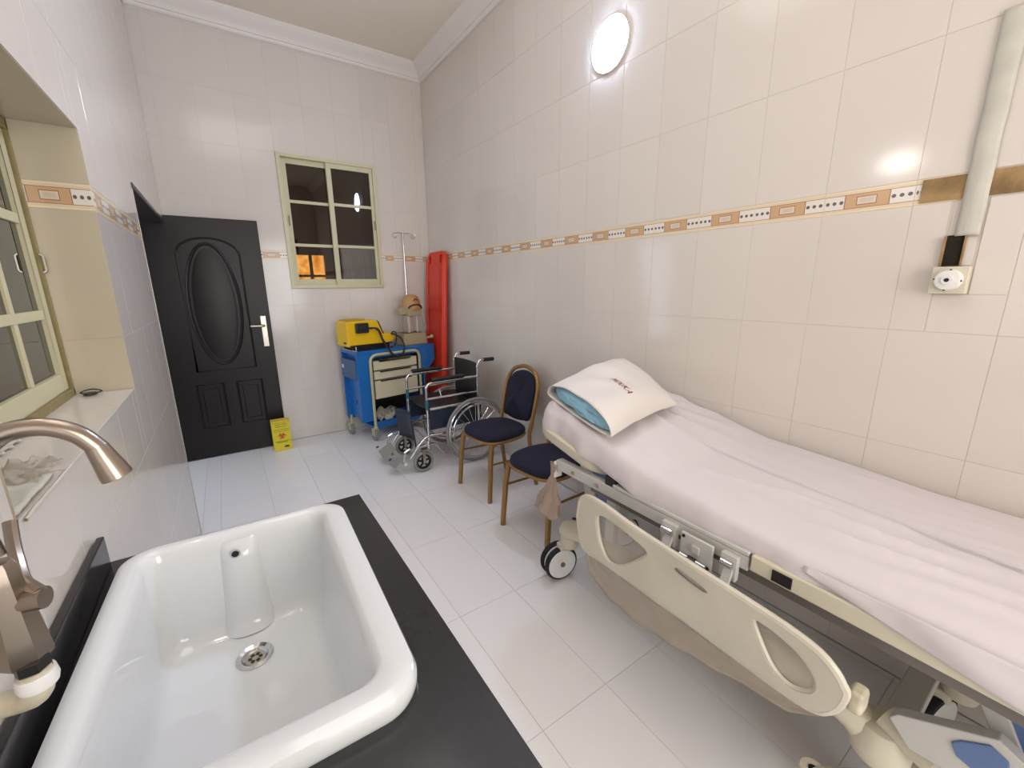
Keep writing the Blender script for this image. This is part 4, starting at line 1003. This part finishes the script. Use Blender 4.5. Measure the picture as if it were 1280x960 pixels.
B().tube(catmull([(.968+max(0, .505-z)*1.15, y, z) for y, z in edge], 3, True), .0105, 8, closed=True).obj('rail_rim', M['wrap'], rl)
for h in (h1, h2):
    B().tube(catmull([(.966, y, z) for y, z in h], 3, True), .0075, 6, closed=True).obj('opening_rim', M['wrap'], rl)
    pr = catmull([(.975, y, z) for y, z in h], 3, True)
    B().prism(pr, (.001, 0, 0)).obj('film_pane', M['film'], rl, smooth=False)
B().tube(catmull([(.960, .60, .655), (.957, .55, .648), (.960, .50, .640)], 4), [.002]+[.006]*7+[.002], 6).obj('grip_recess', M['bedgrey_d'], rl)
# rail linkage
for ya, yb_ in ((.705, .655), (.515, .47)):
    lk = B().box((BX0-.016, yb_, .655), (BX0+.002, ya, .728)).obj('rail_bracket', M['bedgrey'], bed, .002)
    B().tube([(BX0-.022, yb_+.008, .705), (BX0-.022, ya-.006, .705)], .010, 12).obj('pivot_pin', M['chrome'], lk)
    B().prism([(BX0-.012, yb_+.008, .70), (BX0-.012, ya-.012, .70), (.985, ya-.016, .60), (.985, yb_+.004, .60)], (.010, 0, 0)).obj('link_arm', M['bedgrey'], lk, .002)
lp = B().box((BX0-.020, .535, .64), (BX0-.010, .635, .728)).obj('latch_plate', M['bedgrey'], bed, .003)
B().tube([(BX0-.032, .545, .662), (BX0-.032, .625, .662)], .008, 10).obj('latch_tube', M['chrome'], lp)
B().tube([(BX0-.036, .575, .662), (BX0-.036, .597, .662)], .012, 10).obj('latch_collar', M['door_frame'], lp)
B().box((BX0-.026, .572, .68), (BX0-.020, .596, .705)).obj('latch_catch', M['bedgrey'], lp, .002)
for yy, zz in ((.625, .718), (.545, .655)): B().lathe([(.005, 0), (.005, .002)], (BX0-.0225, yy, zz), 'x', 10).obj('plate_hole', M['black'], lp)
boxo('film_shred', (.985, .165, .545), (1.03, .195, .60), M['pvc'], bed, .01)

# mattress and sheet
SX_0, SX_1, SY_0, SY_1 = 1.066, 1.866, BY0+.01, 1.408
def ridge(t): # soft-topped, sharp creased fold profile
    f = t-math.floor(t); return (1-abs(2*f-1))**2.2
def ztop(x, y):
    z = zt(y)-.038*max(0, x-1.12)/.75
    z += .005*noise.noise(Vector((x*5, y*3.2, 2.0)))
    d = (x-1.05)*1.15+y*.16+.03*math.sin(y*3)
    w = noise.noise(Vector((x*2.2, y*2, 5)))
    fade = max(0, min(1, (.85-y)/.5))*max(0, min(1, (x-1.12)/.12))*max(0, min(1, (1.80-x)/.12))
    z += .018*fade*ridge(d*7.5+1.1*w)*max(0, noise.noise(Vector((x*3+4, y*1.7, 8)))+.32)
    z += .010*fade*ridge(d*17+1.6*w)*max(0, noise.noise(Vector((x*4+9, y*2.5, 3)))+.1)
    # folds that fan from the pillow
    dx, dy = x-1.50, y-1.38; rl_ = math.hypot(dx, dy); a = math.atan2(dy, dx)
    z += .019*math.exp(-max(0, rl_-.30)*4.5)*ridge(a*3.2+.5*w)*min(1, rl_/.3)
    # a tucked crease along the wall side and one along the middle
    z += .006*math.exp(-((x-1.74-.03*w)/.018)**2)*max(0, min(1, (1.0-y)/.3))
    z += .007*math.exp(-((x-1.30-.25*(.7-y)-.05*w)/.016)**2)*max(0, min(1, (.85-y)/.2))*max(0, min(1, (y-.25)/.2))
    return max(z, zr(y)+.024)
def hemz(y, x):
    h = zr(y)+.004
    if y < .42: h -= min(.034, (.42-y)*.10)
    return h+.004*noise.noise(Vector((y*9, x*9, 3)))
NS = 34
def srect(ins, r, n=NS):
    # dense loop with matching index along every side
    x0, x1, y0, y1 = SX_0+ins, SX_1-ins, SY_0+ins, SY_1-ins
    r = max(.004, min(r, (x1-x0)/2-.001)); pts = []
    def arc(cx, cy, a0):
        for k in range(8): a = a0+PI/2*k/8; pts.append(Vector((cx+r*math.cos(a), cy+r*math.sin(a), 0)))
    def seg(p, q, m_):
        for k in range(m_): pts.append(Vector((p[0]+(q[0]-p[0])*k/m_, p[1]+(q[1]-p[1])*k/m_, 0)))
    arc(x1-r, y1-r, 0); seg((x1-r, y1), (x0+r, y1), 30)
    arc(x0+r, y1-r, PI/2); seg((x0, y1-r), (x0, y0+r), 220)
    arc(x0+r, y0+r, PI); seg((x0+r, y0), (x1-r, y0), 30)
    arc(x1-r, y0+r, 3*PI/2); seg((x1, y0+r), (x1, y1-r), 220)
    return pts
RM = [[Vector((p.x, p.y, zr(p.y)+.011)) for p in srect(.38, .02)], [Vector((p.x, p.y, zr(p.y)+.011)) for p in srect(.05, .11)], [Vector((p.x, p.y, ztop(p.x, p.y)-.035)) for p in srect(.05, .11)]] + [[Vector((p.x, p.y, ztop(p.x, p.y)-.028)) for p in srect(.07+.04*k, .08)] for k in range(8)]
mt = rings_mesh(RM, False).obj('mattress', M['bedgrey_d'])
tag(mt, 'thin grey mattress under the white fitted sheet', 'mattress')
R = []
for ins, r_, fz in ((-.010, .145, 0), (-.012, .145, .12), (-.010, .145, .3), (-.006, .14, .5), (-.001, .14, .68), (.006, .135, .82), (.016, .13, .92), (.030, .12, .975), (.05, .11, 1)):
    ring_ = []
    for i, p in enumerate(srect(ins, r_)):
        y, x = p.y, p.x; zh = hemz(y, x); z1_ = ztop(x, y); ripple = 0
        if fz < .7:
            near = 1 if x < 1.2 else 0
            amp = .012+.022*math.exp(-((y-1.22)/.16)**2)
            ripple = (1-fz)*amp*noise.noise(Vector((y*11, x*11, 4)))
        z = zh+(z1_-zh)*fz
        ring_.append(Vector((x-ripple if x < 1.4 else x, y+(ripple if y > 1.3 else 0), z)))
    R.append(ring_)
d_ = .05
while d_ < .385:
    d_ += .017; R.append([Vector((p.x, p.y, ztop(p.x, p.y))) for p in srect(d_, max(.01, .12-d_*.3))])
sh = rings_mesh(R, caplast=True)
so = sh.obj('bed_sheet', M['sheet'], solid=0); tag(so, 'white fitted sheet with loose folds over the hospital bed', 'sheet')
# loose tail of sheet hanging over the frame towards the foot
def tail(u, v):
    y = .33-u*1.0; t = v
    dep = .01+.085*min(1, u*2.2)*(1+.25*noise.noise(Vector((y*6, 2, 1))))
    return (SX_0-.001-.013*min(1, u*5)-.012*min(1, u*5)*math.sin(t*PI)*(.5+.5*math.sin(y*30))-.010*t, y, zr(y)+.040+.008*min(1, u*5)-dep*t)
B().grid(tail, 90, 10).obj('sheet_tail', M['sheet'], so, solid=.002)

# pillow: white case open at the left with the blue pillow showing
pl = thing('pillow', 'light blue pillow in a white case with a small red mark on the bed', 'pillow', (1.42, 1.26, .90))
PA, PB, PC, PD = Vector((1.13, 1.39, .975)), Vector((1.075, .965, .915)), Vector((1.62, 1.075, .915)), Vector((1.835, 1.58, 1.03))
def pil(u, th, sc=1.0, u0=0, close0=False):
    v = .5-.5*math.cos(th) if False else (.5+.5*math.cos(th))
    s = math.sin(th)
    g = (max(0, 1-(max(0, u-.05)/.95)**3.2))**.55*(.72+.28*math.sin(min(1, u/.5)*PI/2))
    vv = .5+(v-.5)*sc
    A_ = PA.lerp(PB, 1-vv); D_ = PD.lerp(PC, 1-vv); p = A_.lerp(D_, u)
    # waist the long sides a little
    inw = .045*math.sin(PI*u)
    ctr = PA.lerp(PB, .5).lerp(PD.lerp(PC, .5), u); p = p+(ctr-p)*inw*2*abs(v-.5)*2
    h = .098*sc*g*abs(s)**.75
    p = p+Vector((0, 0, 1))*(h if s > 0 else -h*.22)
    p.z += .006*noise.noise(Vector((p.x*9, p.y*9, 3)))*g
    if s > 0: p.z += (.014*math.sin(v*6.5+u*3+.4)*math.sin(u*PI)+.010*noise.noise(Vector((p.x*7+3, p.y*7, 9)))+.006*ridge(u*3.1+v*1.3))*g*abs(s)*sc
    return p
NTH = 64
def casefn(u, v): return pil(u, v*2*PI+1e-4)
b = B(); V = [[b.bm.verts.new(casefn(i/40, k/NTH)) for k in range(NTH)] for i in range(41)]
for i in range(40):
    for k in range(NTH): b.bm.faces.new((V[i][k], V[i][(k+1) % NTH], V[i+1][(k+1) % NTH], V[i+1][k]))
pcse = b.obj('pillowcase', M['case'], pl, solid=.004)
b = B(); V = []
for i in range(25):
    u = .004+.9*(i/24)**1.3; k0 = min(1, (i+.3)/3.0)**.42
    cen = pil(u, PI/2, .9).lerp(pil(u, 3*PI/2, .9), .5)
    ringp = []
    for k in range(NTH):
        p = pil(u, k/NTH*2*PI+1e-4, .95); p = cen+(p-cen)*k0
        p += Vector((-.010, .003, 0))*noise.noise(Vector((p.x*22, p.y*22, p.z*30)))*1.6*max(0, 1-i/10); ringp.append(p)
    V.append([b.bm.verts.new(p) for p in ringp])
for i in range(24):
    for k in range(NTH): b.bm.faces.new((V[i][k], V[i][(k+1) % NTH], V[i+1][(k+1) % NTH], V[i+1][k]))
b.bm.faces.new(V[0][::-1])
ip = b.obj('inner_pillow', M['pillowblue'], pl); ip['label'] = 'light blue inner pillow'
# printed mark on the case
dg = bpy.context.evaluated_depsgraph_get()
c0 = pil(.50, math.acos(.36)); c1 = pil(.44, math.acos(.10))
LOGO = (c0, c1)
tdir = Vector((-.050, -.13, 0)).normalized()
nrm = Vector((0, 0, 1)); tx = (tdir-nrm*tdir.dot(nrm)).normalized(); ty = nrm.cross(tx)
mm = Matrix((tx, ty, nrm)).transposed().to_4x4(); mm.translation = Vector((1.335, 1.155, 1.062))
lg = text_mesh('MOUKA', .046, mm, M['logo_red'], pl, 'printed_mark', .001)
from mathutils.bvhtree import BVHTree
bv = BVHTree.FromPolygons([v.co.copy() for v in pcse.data.vertices], [tuple(p.vertices) for p in pcse.data.polygons])
for v in lg.data.vertices:
    hit = bv.ray_cast(Vector((v.co.x, v.co.y, 2)), Vector((0, 0, -1)))
    if hit[0] is not None: v.co.z = hit[0].z+.0035
lg['label'] = 'small red printed word'

# plastic bag hanging from the bed corner
def bag(u, v):
    a = v*2*PI; w_ = [.012, .010, .028, .05, .058][min(4, int(u*4))]; k = u*4-int(u*4)
    ws = [.022, .010, .030, .052, .060, .060]; w_ = ws[int(u*4)]*(1-k)+ws[min(5, int(u*4)+1)]*k
    rad = w_*(1+.25*math.sin(a*5+u*6)+.2*noise.noise(Vector((a, u*5, 1))))
    return (1.055+.55*rad*math.cos(a)-.01*u, 1.245+.03*u+rad*math.sin(a)*1.1, .715-.235*u+.012*math.sin(a*3)*u)
o = B().grid(bag, 28, 30).obj('plastic_bag', M['bagfilm'], solid=.001); tag(o, 'brownish clear plastic bag tied to the head corner of the bed frame', 'bag')
